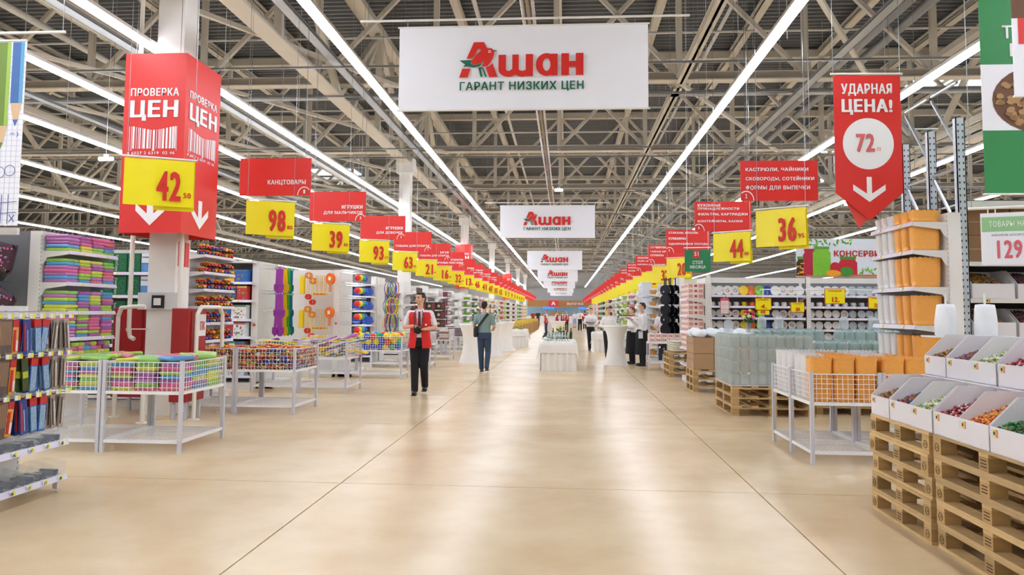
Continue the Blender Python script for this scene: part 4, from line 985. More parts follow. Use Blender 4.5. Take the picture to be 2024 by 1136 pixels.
    for r,z in enumerate((2.1,1.62,1.15)):
        for k in range(8):
            c=hc[(k+r*2)%6]; rr=.2 if r else .17
            me=cached(('hoop',c,r),lambda:MB().torus((0,0,0),rr,.011,26,6,0,'x',1,1.15 if r<2 else 1.4).mesh('hoop',col(c,.25)))
            item('hoop',me,P(.1+(k%4)*.2,.0+.06*(k//4)+.02*(k%3),z),0,'coloured plastic hoop, %s in the %s row of the hoop endcap'%(ORD[k],('upper','middle','lower')[r]),'hoop','hoops on the endcap',rot=(0,0,R(-35+10*(k%4))))
hung_toys()
# ---------------- far gondolas, both sides
def far_rows():
    rnd=random.Random(9)
    themes=[('dark bag','bag','#38302c'),('cream pillow','pillow','#e6e0d0'),('red patterned box','box','#6e2c34'),('white box','box','#dcdcd8'),('green bowl','bowl','#6fae2c'),('dark green basket','basket','#3c7a34'),('pink basin','basin','#d8889c'),('yellow tub','tub','#d8cc50'),('orange tub','tub','#d89a50'),('pale tub','tub','#c8c4b0'),('red tin','tin','#b84838'),('lime box','box','#a8b850')]
    def good(nm,h):
        if 'pillow' in nm: m=MB().sph((0,.1,.07),(.15,.12,.07),10,6)
        elif 'bowl' in nm or 'bas' in nm or 'tub' in nm: m=MB().lathe([(.07,0),(.09,.02),(.12,.12),(.13,.125),(.11,.12),(.08,.03)],n=10,c=(0,.13,0))
        elif 'bag' in nm: m=MB().cbox((-.1,0,0),(.1,.2,.26),.04)
        elif 'tin' in nm: m=MB().cyl((0,.1,0),(0,.1,.16),.08,10).cyl((0,.1,.16),(0,.1,.17),.083,10)
        else: m=MB().cbox((-.11,0,0),(.11,.2,.2),.008).box((-.08,-.002,.05),(.02,0,.15),1)
        return m.mesh(nm.split()[-1],[mat('good_'+nm.replace(' ','_'),h,.5,var=.25,scale=10),PWHITE])
    for side in (-1,1):
        sn='left' if side<0 else 'right'
        for j in range(22):
            y=(23.6+3.3*j) if side<0 else (20.1+3.7*j)
            if side>0 and j<1: pass
            nm,cat,h=themes[(j if side<0 else j*5+3)%12]; me=cached(('good',nm),lambda:good(nm,h)); gn=me.name.split('.')[0]
            full=j<(9 if side<0 else 8)
            x0=-7.5 if side<0 else 3.0
            if side>0 and j==0: x0=3.0
            zs=[.2,.58,.96,1.34,1.72,2.08]
            t,P=shelving('shelving','white shelving facing the camera with %ss, %s row on the far %s side'%(nm,ORD[j],sn),(x0,y,0),0,2.3,.42,2.42,zs,near=False,mark=False)
            t2,P2=shelving('shelving_endcap','white shelving endcap with %ss, %s row on the far %s side'%(nm,ORD[j],sn),(-4.72,y+.15,0) if side<0 else (2.58,y+1.15,0),90 if side<0 else -90,1.0,.4,2.42,zs,near=False)
            if side>0 and j==0: continue
            if j==0 and side<0: continue
            if full:
                for r,z in enumerate(zs):
                    for k in range(7 if j<4 else 4):
                        x=.2+k*.31 if side>0 else 2.1-k*.31
                        item(gn,me,P(x,.05,z),0,'%s, %s from the aisle, shelf %s from the floor, %s %s row'%(nm,ORD[k],ORD[r],ORD[j],sn),cat,'%ss on the far %s shelving'%(nm,sn))
                for r,z in enumerate(zs):
                    for k in range(4):
                        item(gn,me,P2(.14+k*.24,.03,z),R(90 if side<0 else -90),'%s, %s along the endcap, shelf %s from the floor, %s %s row'%(nm,ORD[k],ORD[r],ORD[j],sn),cat,'%ss on the far %s endcaps'%(nm,sn))
            else:
                g=MB()
                for r,z in enumerate(zs):
                    for k in range(4): p=P2(.14+k*.24,.12,z); g.cbox((p[0]-.1,p[1]-.1,p[2]),(p[0]+.1,p[1]+.1,p[2]+.2),.02)
                    for k in range(7): p=P(.2+k*.31,.12,z); g.cbox((p[0]-.1,p[1]-.1,p[2]),(p[0]+.1,p[1]+.1,p[2]+.2),.02)
                g.build('shelf_goods',mat('good_'+nm.replace(' ','_'),h,.5,var=.25,scale=10),label='%ss filling the %s row on the far %s side'%(nm,ORD[j],sn),cat='goods',kind='stuff')
    # first left row: hanging dark brown ties and bags
    tie=MB().cbox((-.03,-.01,-.5),(.03,.01,0),.01).mesh('hanging_scarf',mat('scarf_dark','#4a3434',.6,var=.5,scale=12))
    for r,z in enumerate((2.25,1.6)):
        for k in range(14): item('hanging_scarf',tie,(-6.9+k*.12,23.55,z),0,'dark hanging scarf, %s from the left in the %s row behind the hoops'%(ORD[k],('upper','lower')[r]),'scarf','dark scarves behind the hoops')
    for r,z in enumerate((2.25,1.6)):
        for k in range(8): item('hanging_scarf',tie,(-4.72,23.85+k*.12,z),PI/2,'dark hanging scarf, %s along the endcap in the %s row'%(ORD[k],('upper','lower')[r]),'scarf','dark scarves on the endcap')
    # black patterned gift boxes in front of the third left row
    gb=MB().cbox((-.16,0,0),(.16,.2,.26),.006).cyl((-.06,-.002,.13),(-.06,0,.13),.05,12,1).box((.02,-.002,.03),(.14,0,.22),2).mesh('gift_box',[mat('gift_black','#2c2624',.4,var=.5,scale=30),col('#c8b070',.4),col('#7a3038',.5)])
    for r in range(3):
        for k in range(4): item('gift_box',gb,(-5.3+k*.33,26.0,.95+r*.3-.0),0,'black patterned gift box, %s from the left, layer %s behind the textile bins'%(ORD[k],ORD[r]),'gift box','black gift boxes')
    t=thing('box_table','low white display table under the black gift boxes','table',(-5.5,25.9,0)); MB().box((0,0,.9),(1.4,.5,.95)).build('tabletop',WHITE,t)
    for a in (.03,1.35):
        for b in (.03,.45): MB().box((a,b,0),(a+.03,b+.03,.9)).build('leg',LEGM,t)
far_rows()
# ------------------------------------------------------------------ right side
def block_mesh(stamp):
    m=MB().box((-.05,-.05,0),(.05,.05,.078))
    if stamp==1: m.torus((-.0512,0,.039),.024,.0022,16,4,1,'x'); m.box((-.052,-.012,.034),(-.05,.012,.037),1); m.box((-.052,-.01,.042),(-.05,.01,.045),1)
    if stamp==2: 
        for k in range(3): m.box((-.052,-.03,.02+.018*k),(-.05,.03,.026+.018*k),1)
    return m.mesh('block',[PINEB,mat('stamp_brown','#4a3626',.8,var=0)])
BLK=[block_mesh(i) for i in range(3)]
def pallet(x,y,z,lx,ly,label,group,stamps=False,first={}):
    key=(lx,ly,stamps)
    t=thing('pallet',label,'pallet',(x,y,z),0,group)
    def bd(key2,a,b): return cached(key2,lambda:MB().box((0,0,0),(a,b,.021)).mesh('board',PINE))
    nb=5
    ws=[.14,.1,.14,.1,.14]; gap=(lx-sum(ws))/4; q=0
    for w_ in ws: ob('board',bd(('b1',w_,ly),w_,ly),t,(q,0,.123),rot=(0,0,0)); q+=w_+gap
    for k in range(3): ob('cross_board',cached(('b2',lx),lambda:MB().box((0,0,0),(lx,.1,.022)).mesh('cross_board',PINE)),t,(0,(ly-.1)*k/2,.1))
    for k in range(3): ob('bottom_board',bd(('b3',ly),.1,ly),t,((lx-.1)*k/2,0,0))
    for a in range(3):
        for b in range(3):
            ob('block',BLK[(1 if b!=1 else 2) if stamps and a==0 else 0],t,(.05+(lx-.1)*a/2,.05+(ly-.1)*b/2,.0215))
    return t
rp=random.Random(3)
for s,(x,y,lx,ly,lab) in enumerate(((2.37,5.2,1.2,.95,'far'),(2.38,3.98,1.2,1.19,'near'))):
    for k in range(5):
        pallet(x+rp.uniform(-.012,.012),y+rp.uniform(-.01,.01),k*.1445,lx,ly,'wooden pallet, %s from the floor in the %s stack under the candy'%(ORD[k],lab),'pallets under the candy',True)
CARD=mat('tray_card','#e4e0e2',.55,var=.02)
def tray_mesh():
    w,d=.325,.40; m=MB(); th=.005
    side=[(0,0),(0,.145),(.16,.305),(d,.305),(d,0)]
    m.prism(side,0,th,ax='x'); m.prism(side,w-th,w,ax='x')
    m.box((0,0,0),(w,th,.145)); m.box((0,d-th,0),(w,d,.3)); m.box((0,0,0),(w,d,th)); 
    m.box((.02,d-.03,.3),(w-.02,d,.306))
    return m
TRAY=tray_mesh().mesh('candy_tray',CARD)
TAGB=MB().box((0,-.002,0),(.035,0,.042),1).box((.035,-.002,0),(.06,0,.042),0).box((.06,-.002,0),(.08,0,.042),2).box((.04,-.003,.012),(.055,-.002,.03),3).mesh('price_tag',[TAGY,mat('tag_lilac','#d8d4e4',.4,var=0),mat('tag_orange','#d8906a',.4,var=0),BLACKP])
def candy_mesh(cols,seed):
    q=random.Random(seed); m=MB()
    for k in range(420):
        y=q.uniform(.02,.37); x=q.uniform(.02,.305); top=.138+.13*(y/.37)-.015*abs(x-.16)/.16
        z=top-q.random()*.02; s=q.uniform(.007,.011); c=q.randrange(len(cols))
        m.sph((x,y,z),(s*1.5,s,s),5,3,c)
        a=q.uniform(0,PI); m.add([(x+2.6*s*math.cos(a),y+2.6*s*math.sin(a),z+s),(x,y,z),(x+2.6*s*math.cos(a+.5),y+2.6*s*math.sin(a+.5),z)],[(0,1,2)],c)
    m.add([(.006,.006,.1),(.318,.006,.1),(.318,.39,.22),(.006,.39,.22)],[(0,1,2,3)],0)
    return m.mesh('candy_heap',[mat('candy_'+h.strip('#'),h,.25,var=.35,scale=60) for h in cols])
CD={'mixed red and green':candy_mesh(['#7a5a2c','#a03c34','#b89c34','#5c7a3c','#c86a5c'],1),'purple and olive':candy_mesh(['#6a5a34','#5c3c84','#8c7a34','#a84a3c','#3c3c64'],2),'pale green and white':candy_mesh(['#8ca85c','#d8dcc4','#b8a04c','#6c8c4c','#e8e4d0'],3),'dark red':candy_mesh(['#8c1c24','#b83c3c','#d8c4c0','#701820','#a02a2a'],4),'orange and yellow':candy_mesh(['#d87a2c','#e0b03c','#c84a34','#e8a030','#d86048'],5),'green and brown':candy_mesh(['#2c6a34','#3c8a44','#6c3c2c','#1c4c28','#8c7434'],6)}
order=['mixed red and green','purple and olive','pale green and white','dark red','orange and yellow','green and brown','dark red','orange and yellow']
for tier,(x,z,lab) in enumerate(((2.37,.722,'lower'),(2.78,1.03,'upper'))):
    for k in range(8):
        y=6.14-k*.328-(.0 if k<3 else .01)
        t=ob('candy_tray',TRAY,None,(x+.004*(k%2),y,z),R(-90),'white card tray of %s candy, %s in the %s tier'%(order[(k+(1 if tier and k>2 else 0))%8],ORD[k],lab),'tray','white candy trays on the pallets')
        ob('price_tag',TAGB,t,(.0 if k!=2 else .03,-.0005,.09))
        nm=order[k] if not tier else order[k]
        ob('candy_heap',CD[nm],None,(x+.004*(k%2),y,z+.004),R(-90),'%s wrapped candies in the %s tray of the %s tier'%(nm,ORD[k],lab),'candy','candy heaps',kind='stuff')
        if tier==0:
            u=MB().cbox((0,0,0),(.325,.42,.306),.004).mesh('support_box',CARD) if k==0 else u
            ob('support_box',u,None,(2.78,y,.722),R(-90),'closed white carton under the upper candy tier, %s from the pots'%ORD[k],'carton','cartons under the upper tier')
# bag rolls on the top of the cartons
rollm=mat('film_white','#eef0f4',.35,var=.06,scale=9,bump=.4)
for i,(x,y,s) in enumerate(((3.05,6.35,1.0),(3.3,6.25,1.05))):
    m=MB().lathe([(.07,0),(.08,.01),(.082,.1),(.078,.16),(.072,.22),(.066,.25),(.03,.255)],n=20)
    m.v=[(a*(1+.05*math.sin(9*c+3*a*20+i*2)),b*(1+.05*math.sin(14*c+i)),c) for a,b,c in m.v]
    t=thing('bag_roll',('upright roll of white film bags nearer the pot shelving','crumpled white bag roll on a rod beside the rack upright')[i],'bag roll',(x,y,1.32),0,None)
    m.build('roll',rollm,t)
    MB().cyl((-.11*0+.0,0,-.02),(0,0,.34),.008,8).build('rod',WHITE,t)
    MB().box((-.14,-.13,-.012),(.14,.13,0)).build('base_plate',WHITE,t)
t=thing('roll_stand','white wire stand holding the bag rolls behind the candy','stand',(3.1,6.05,0))
MB().box((0,0,1.29),(.5,.45,1.308)).build('platform',WHITE,t)
for a in (.02,.46):
    for b in (.2,.42): MB().box((a,b,0),(a+.02,b+.02,1.29)).build('post',LEGM,t)
# ---------------- pots: endcap and bins
def potmat(n,h):
    if n in MC: return MC[n]
    m=mat(n,h,.35,var=0); N=m.node_tree.nodes; L=m.node_tree.links; p=N['Principled BSDF']
    tc=N.new('ShaderNodeTexCoord'); b=N.new('ShaderNodeTexBrick'); b.inputs['Scale'].default_value=1; b.inputs['Brick Width'].default_value=.026; b.inputs['Row Height'].default_value=.013; b.inputs['Mortar Size'].default_value=.0022
    c=lin(h); b.inputs['Color1'].default_value=c+[1]; b.inputs['Color2'].default_value=[x*.9 for x in c]+[1]; b.inputs['Mortar'].default_value=[x*.86 for x in c]+[1]
    sx=N.new('ShaderNodeSeparateXYZ'); cb=N.new('ShaderNodeCombineXYZ'); ad=N.new('ShaderNodeMath')
    L.new(tc.outputs['Object'],sx.inputs[0]); L.new(sx.outputs[0],ad.inputs[0]); L.new(sx.outputs[1],ad.inputs[1]); L.new(ad.outputs[0],cb.inputs[0]); L.new(sx.outputs[2],cb.inputs[1]); L.new(cb.outputs[0],b.inputs['Vector'])
    L.new(b.outputs['Color'],p.inputs['Base Color'])
    bp=N.new('ShaderNodeBump'); bp.inputs['Strength'].default_value=.35; bp.inputs['Distance'].default_value=.003; bp.invert=True; L.new(b.outputs['Fac'],bp.inputs['Height']); L.new(bp.outputs[0],p.inputs['Normal'])
    p.inputs['Subsurface Weight'].default_value=.15; p.inputs['Subsurface Radius'].default_value=(.03,.02,.01)
    return m
ORG=potmat('pot_orange','#ffb658'); WHT=potmat('pot_white','#eeecea')
def pot_mesh(a,b,h,m_,name,nest=0):
    # squarish woven planter with a scalloped rim; a, b half sizes
    m=MB(); n=24; prof=[(.8,0),(.9,.012),(.92,.03),(.9,.035),(.95,.06),(1,h-.03)]
    V=[]
    for k,z in prof:
        for i in range(n):
            t=2*PI*i/n; q=1/(abs(math.cos(t))**5+abs(math.sin(t))**5)**.2; V.append((a*k*q*math.cos(t),b*k*q*math.sin(t),z))
    m.add(V,[(k*n+i,k*n+(i+1)%n,(k+1)*n+(i+1)%n,(k+1)*n+i) for k in range(len(prof)-1) for i in range(n)],0,True); m.add(V[:n],[tuple(range(n))])
    # scallops
    per=int(max(10,(a+b)*4/.045)); N_=per*4; W=[]
    for i in range(N_+1):
        t=2*PI*i/N_; q=1/(abs(math.cos(t))**5+abs(math.sin(t))**5)**.2
        zz=h-.012+.016*abs(math.sin(t*per/2)); W.append(((a*1.0*q*math.cos(t),b*1.0*q*math.sin(t),h-.03),(a*1.03*q*math.cos(t),b*1.03*q*math.sin(t),zz)))
    V=[p for w_ in W for p in w_]; m.add(V,[(2*i,2*i+2,2*i+3,2*i+1) for i in range(N_)])
    m.add([(x*.97,y*.97,z) for x,y,z in V],[(2*i,2*i+2,2*i+3,2*i+1) for i in range(N_)])
    if nest:
        for q in range(nest): m.add([(x,y,z-.0+.0) for x,y,z in V],[])
    return m.mesh(name,m_)
def pots():
    t,P=shelving('pot_endcap','white shelving endcap lined with woven-look orange and white planters',(3.78,9.65,0),-90,1.12,.36,2.6,[.55,.93,1.37,1.79,2.19,2.5],tags=.5,mark=False)
    po=pot_mesh(.07,.15,.33,ORG,'planter'); pw=pot_mesh(.07,.15,.34,WHT,'planter'); ps=pot_mesh(.07,.15,.14,ORG,'planter'); pq=pot_mesh(.07,.15,.14,WHT,'planter'); 
    zs=[.55,.93,1.37,1.79,2.19,2.5]; nm=['lowest','second','third','fourth','fifth','top']
    for r,z in enumerate(zs):
        for k in range(6):
            w_=k<3; x=.1+k*.175+(.03 if k==5 else 0)
            me=(pq if w_ else ps) if r==5 else (pw if w_ else po)
            item('planter',me,P(x,.17,z),R(-90),'%s woven-look planter, %s from the far end on the %s shelf of the pot endcap'%(('white','orange')[not w_],ORD[k],nm[r]),'planter','planters on the pot endcap')
    a=pot_mesh(.108,.108,.44,ORG,'round_pot'); b=pot_mesh(.1,.1,.46,WHT,'round_pot')
    GBR='wire bins on the right of the aisle'
    for i,(x,y,w,lab) in enumerate(((2.45,7.84,.66,'nearest left'),(2.45,8.55,.66,'second left'),(3.15,7.84,.6,'nearest right'),(3.15,8.55,.5,'second right'))):
        wire_bin('white wire bin of tall nested pots, %s one on the right side'%lab,x,y,w,.68,GBR,.89,.6)
        for c in range(3 if w>.65 else 2):
            for r in range(3):
                wh=(y>8 and c==0) or (y>8 and r==2) or (c==0 and r==2) or (i==0 and c==0 and r>0)
                item('round_pot',b if wh else a,(x+.115+c*.22,y+.12+r*.22,.612),0,'tall %s nested pot stack, %s across and %s back in the %s pot bin'%(('orange','white')[wh],ORD[c],ORD[r],lab),'pot','nested pots in the wire bins')
pots()
# ---------------- glass jars on pallets
GLASS=mat('jar_glass','#b8c6bc',.06,alpha=.5,var=.1,scale=10); GLASS2=mat('jar_glass_blue','#b4ccc8',.12,alpha=.45,var=.1,scale=10)
def jar(r,h,m_): 
    m=MB().lathe([(r*.86,0),(r,.012),(r,h*.72),(r*.9,h*.82),(r*.6,h*.88),(r*.6,h*.9)],n=12,sq=4); m.lathe([(r*.66,h*.9),(r*.68,h*.93),(r*.66,h)],n=12); return m.mesh('glass_jar',m_)
JA,JB=jar(.063,.185,GLASS),jar(.075,.2,GLASS2)
CORE=mat('carton_liner','#bcc8c0',.6)
def jar_pallet(x,y,lx,ly,me,r,h,nl,np_,lab,full=True):
    for k in range(np_): pallet(x,y,k*.1445,lx,ly,'wooden pallet, %s from the floor under the %s jars'%(ORD[k],lab),'pallets under the jars')
    z0=np_*.1445+.012
    t=ob('layer_pad',MB().box((-.01,-.01,-.012),(lx+.01,ly+.01,0)).mesh('layer_pad',RAILM),None,(x,y,z0),0,'thin lilac pad between the pallet and the %s jars'%lab,'pad')
    nx=int(lx/(2*r+.004)); ny=int(ly/(2*r+.004)); sx=lx/nx; sy=ly/ny; q=random.Random(nx)
    for l in range(nl):
        for a in range(nx):
            for b in range(ny):
                if not(b==0 or a==0 or (l==nl-1 and b<3)): continue
                if not full and a==0 and 0<b: continue
                item('glass_jar',me,(x+sx*(a+.5)+q.uniform(-.004,.004),y+sy*(b+.5)+.004*q.random(),z0+l*h),0,'glass jar, layer %s, %s from left and %s deep, on the %s pallet'%(ORD[l],ORD[a],ORD[b],lab),'jar','glass jars packed on pallets')
    f=MB()
    f.box((-.008,-.006,0),(lx+.008,-.004,h*nl)); f.box((-.008,-.006,0),(-.006,ly,h*nl))
    if full: f.mesh('shrink_film',CLEAR) and ob('shrink_film',f.mesh('shrink_film',mat('film_clear','#eef4f4',.15,alpha=.14,var=0)),None,(x,y,z0),0,'clear shrink film round the %s jars'%lab,'film')
jar_pallet(2.43,11.4,1.18,1.25,JA,.063,.185,4,3,'near green-tinted')
jar_pallet(3.72,11.7,1.2,.95,JB,.075,.2,4,2,'near right clear',False)
jar_pallet(3.1,12.95,1.2,.9,JB,.075,.2,4,3,'middle blue-tinted',False)
jar_pallet(4.45,12.95,1.2,.9,JB,.075,.2,4,3,'far right blue-tinted',False)
big=jar(.07,.22,mat('bottle_clear','#dfe8ec',.1,alpha=.35,var=0))
for i,(x,y,z) in enumerate(((2.6,12.4,1.186),(3.35,13.3,1.246),(3.65,13.35,1.246),(4.75,13.4,1.246),(5.2,13.3,1.246))): item('big_bottle',big,(x,y,z),0,'large clear glass bottle standing %s from the left above the jar pallets'%ORD[i],'bottle','large bottles above the jars')
# flowers in a vase
def bouquet(name,label,loc,cols,hv=.16,hs=.2,n=14,vm=None):
    t=thing(name,label,'flowers',loc)
    MB().lathe([(.03,0),(.04,.01),(.035,hv*.5),(.045,hv)],n=12).build('vase',vm or GLASS,t)
    q=random.Random(n); st=MB(); lf=MB()
    for k in range(n):
        a=q.uniform(0,2*PI); r=q.uniform(.02,.13); p=(r*math.cos(a),r*math.sin(a),hv+q.uniform(.3,1)*hs)
        st.cyl((0,0,hv*.4),p,.003,4); 
        f=MB().sph((0,0,0),(.032,.032,.026),8,5).sph((0,0,.012),(.02,.02,.02),6,4).build('flower_head',col(cols[k%len(cols)],.6),t,loc=p)
        lf.sph((p[0]*.8,p[1]*.8,p[2]-.05),(.03,.012,.03),5,4)
    st.build('stems',mat('stem_green','#3c6a2c',.6),t); lf.build('leaves',mat('leaf_green','#35602c',.6),t)
bouquet('bouquet','vase of red, pink and yellow flowers on the jar pallet',(2.9,12.35,1.186),['#c01c3c','#d87890','#f0e0a0','#b01830','#e8c060'])
# ---------------- cartons with white bags, stacked dishes
for k in range(3): pallet(2.4,14.62,k*.1445,1.2,.85,'wooden pallet, %s from the floor under the brown cartons'%ORD[k],'pallets under the cartons')
cb=mat('cardboard','#b08d68',.75,var=.05)
cbm=MB().box((0,0,0),(.38,.27,.3)).box((-.001,-.001,.295),(.381,.271,.3),1).box((-.0015,.09,.16),(0,.17,.2),2).mesh('carton',[cb,mat('cardboard_edge','#8a6c4c',.8),mat('carton_print','#5c6494',.6,var=0)])
for l in range(2):
    for a in range(3):
        for b in range(3): item('carton',cbm,(2.41+a*.39,14.63+b*.275,.436+l*.302),0,'brown carton, %s layer, %s from left, %s row on the bag pallet'%(('lower','upper')[l],ORD[a],ORD[b]),'carton','brown cartons on the pallet')
bgm=mat('bag_white','#e8eef4',.3,var=.1,scale=15,bump=.8)
def lump(s):
    m=MB().sph((0,0,.06),(.17,.13,.09),14,9); m.v=[(x*(1+.12*math.sin(17*y+s)),y*(1+.15*math.sin(23*x+s)),z+.018*math.sin(31*x+s)+.015*math.sin(27*y)) for x,y,z in m.v]; return m.mesh('plastic_bag',bgm)
lm=[lump(i) for i in range(3)]
for a in range(4):
    for b in range(3): item('plastic_bag',lm[(a+b)%3],(2.54+a*.29,14.74+b*.27,1.04),rp.uniform(0,3),'white plastic bag spilling over, %s from left and %s back on the cartons'%(ORD[a],ORD[b]),'bag','white bags on the cartons')
for k in range(4): pallet(2.42,18.1,k*.1445,1.1,1.0,'wooden pallet, %s from the floor under the cream dishes'%ORD[k],'pallets under the dishes')
dm=mat('cream_ceramic','#e6e0cc',.25,var=.03)
dish=MB().lathe([(.12,0),(.2,.02),(.225,.058),(.21,.058),(.12,.03)],n=20).mesh('cream_dish',dm)
for a in range(2):
    for b in range(2):
        for l in range(5): item('cream_dish',dish,(2.68+a*.5,18.35+b*.48,.578+l*.05),0,'large cream dish, layer %s of the %s %s stack on the pallets'%(ORD[l],('front','back')[b],('left','right')[a]),'dish','cream dishes on the pallets')
# ---------------- dish shelving
PLM={'white':'#f0efec','yellow':'#f0cc20','orange':'#ea6a28','green':'#7cc02c','blue':'#2c4aa0','printed':'#e8e4e0','clear':'#b8c4cc'}
def plate(c,r=.085):
    def f():
        m=MB(); n=20
        pr=[(.001,0),(r*.6,0),(r*.95,.012),(r,.016),(r*.97,.019),(r*.58,.006),(.001,.006)]
        V=[]
        for q,z in pr:
            for i in range(n): t=2*PI*i/n; V.append((q*math.cos(t),z*-1,r+q*math.sin(t)))
        m.add(V,[(k*n+i,k*n+(i+1)%n,(k+1)*n+(i+1)%n,(k+1)*n+i) for k in range(len(pr)-1) for i in range(n)],0,True)
        if c=='printed':
            for k in range(5): m.sph((.03*math.cos(k*1.3),-.008,r+.03*math.sin(k*1.3)),(.014,.003,.01),6,4,1)
        return m.mesh('plate',[mat('glaze_'+c,PLM[c],.15,var=.02),col('#a04038',.5)])
    return cached(('plate',c,r),f)
def mug(c):
    return cached(('mug',c),lambda:MB().lathe([(.035,0),(.042,.01),(.045,.09),(.041,.09),(.035,.015)],n=14).torus((.05,0,.045),.024,.006,12,6).mesh('mug',mat('glaze_'+c,PLM[c],.15,var=.02)))
def dishes():
    seq=['white','white','printed','printed','yellow','orange','green','blue','white','printed','printed','white']
    seq2=['white','white','white','white','printed','clear','clear','clear','clear','clear','clear']
    for b,(x,w,sq) in enumerate(((3.02,2.0,seq),(5.08,1.9,seq2))):
        t,P=shelving('dish_shelving','white shelving of %s'%('coloured and white plates above the jar pallets' if b==0 else 'white and glass dishes under the conserves banner'),(x,16.35,0),0,w,.42,2.25,[.4,.75,.93,1.17,1.41,1.65,1.88],mark=False,tags=.6,dark=True)  # grey back panel colour stands in for the shadow between the lower dish shelves
        MB().box((0,.0,2.14),(w,.06,2.25)).build('top_rail',SHELF,t)
        pp=MB().box((-.04,-.03,0),(.04,.0,2.3)).build('front_post',WHITE,t); ob('slots',HOLES(2.2),pp,(.018,-.031,0)); ob('slots',HOLES(2.2),pp,(-.018,-.031,0))
        nm=['lowest','second','third','fourth','fifth','sixth','top']
        for r,z in enumerate([.4,.75,.93,1.17,1.41,1.65,1.88]):
            if r==0: continue
            n=len(sq)
            for k,c in enumerate(sq):
                xx=.1+k*(w-.17)/(n-1)
                if r==5: item('mug',mug(c),P(xx,.12,z),R(20),'%s mug, %s from left on the %s shelf, %s dish bay'%(c,ORD[k],nm[r],('left','right')[b]),'mug','mugs on the dish shelving'); item('mug',mug(c),P(xx+.02,.26,z),R(60),'%s mug behind, %s from left on the %s shelf, %s dish bay'%(c,ORD[k],nm[r],('left','right')[b]),'mug','mugs on the dish shelving')
                else: item('plate',plate(c,.105 if r==6 else .085),P(xx,.16+.02*(k%2),z),0,'%s plate on edge, %s from left on the %s shelf, %s dish bay'%(c,ORD[k],nm[r],('left','right')[b]),'plate','plates on the dish shelving',rot=(R(-10),0,0))
    rodt=thing('card_rail','thin white rail carrying the sale price cards before the dishes','rail',(4.5,15.6,1.96))
    MB().cyl((-.6,0,.02),(2.6,0,.02),.012,6).cyl((-1.5+.2,.75,.0),(-1.5+.2,.0,.02),.008,6).cyl((2.4,0,.02),(2.4,.76,.0),.008,6).cyl((-.5,0,.02),(-.5,.76,.0),.008,6).build('rod',WHITE,rodt)
    for i,(x,z,s,tx,o2) in enumerate(((3.95,1.68,.3,'4.','48.'),(4.62,1.62,.25,'200.',None),(5.35,1.84,.38,'12.',None),(6.15,1.72,.3,'231.',None))):
        t=thing('sale_card','yellow and red sale card before the dish shelving, %s from the left'%ORD[i],'sign',(x-s/2,15.55,z-s*.35),0,'sale cards before the dishes')
        h=s*.75; MB().cbox((-.01,0,-.01),(s+.01,.008,h+.01),.006).build('red_frame',PRED,t); MB().box((0,-.003,0),(s,-.001,h)).build('yellow_card',YEL,t)
        m=MB(); put_text(m,'СКИДКИ!',s*.15,s*.85,h*.8,h*.94,-.005,0,.03); put_text(m,tx,s*.35,s*.72,h*.1,h*.45,-.005,0,.04); m.build('lettering',PRED,t)
        if o2: m=MB().box((s*.15,.01,-.1),(s*.9,.015,0)); m.build('second_card',YEL,t); m=MB(); put_text(m,o2,s*.3,s*.7,-.085,-.015,.006,0,.03); m.build('second_lettering',PRED,t)
        MB().box((s/2-.01,-.0,h),(s/2+.01,.01,1.975-(z-s*.35))).build('clip',WHITE,t)
    t=thing('price_list','small pink and white price list hanging on the dish shelving','sign',(3.25,16.3,1.5)); MB().box((0,0,0),(.19,.006,.32)).build('sheet',WHITE,t)
    m=MB().box((0,-.003,.26),(.19,-.001,.32)); 
    for k in range(6): m.box((.02,-.003,.03+k*.036),(.17,-.001,.036+k*.036))
    m.box((0,-.003,0),(.012,-.001,.32)).box((.178,-.003,0),(.19,-.001,.32)); m.build('print',mat('list_pink','#d85a70',.5,var=0),t)
    MB().box((.08,0,.32),(.1,.06,.335)).build('clip',WHITE,t)
    # endcap of pink printed cartons
    t,P=shelving('carton_endcap','white shelving endcap stacked with small pink printed boxes',(2.58,17.4,0),-90,1.0,.38,2.25,[.4,.75,1.1,1.45,1.8],near=True,mark=True)
    pb=MB().cbox((-.075,0,0),(.075,.34,.11),.003).box((-.05,-.002,.02),(.0,0,.09),1).box((.01,-.002,.03),(.05,0,.07),2).box((.075,.02,.02),(.077,.11,.09),1).box((.075,.14,.03),(.077,.2,.08),2).box((.075,.23,.02),(.077,.32,.09),1).mesh('pink_box',[mat('pink_card','#efdcd4',.5,var=.05),col('#d89a8c',.5),col('#a05a50',.5)])
    for r,z in enumerate((.75,1.1,1.45,1.8)):
        for l in range(3):
            for k in range(6): item('pink_box',pb,P(.09+k*.158,.02,z+l*.111),R(-90),'pink printed box, %s layer on shelf %s of the carton endcap, %s along'%(ORD[l],ORD[r],ORD[k]),'box','pink printed boxes')
    t=thing('low_display','low white display table of pink printed boxes before the pans','table',(2.15,20.0,0)); MB().box((0,0,.7),(1.7,.55,.74)).build('tabletop',WHITE,t); MB().box((0,0,.2),(1.7,.55,.23)).build('low_shelf',WHITE,t)
    for a in (.0,1.67):
        for b in (0,.52): MB().box((a,b,0),(a+.03,b+.03,.7)).build('leg',LEGM,t)
    for l in range(2):
        for k in range(10): item('pink_box',pb,(2.24+k*.16,20.05,.74+l*.111),0,'pink printed box, %s layer and %s from the left on the low display'%(ORD[l],ORD[k]),'box','pink boxes on the low display')
    # black pans hanging on the next endcap
    pan=MB().cyl((0,0,0),(0,.04,0),.14,18).cyl((0,.0,0),(0,-.004,0),.12,16).box((-.012,.01,.13),(.012,.03,.32)).mesh('frying_pan',mat('pan_black','#1c1c22',.2,metal=.3,var=.2))
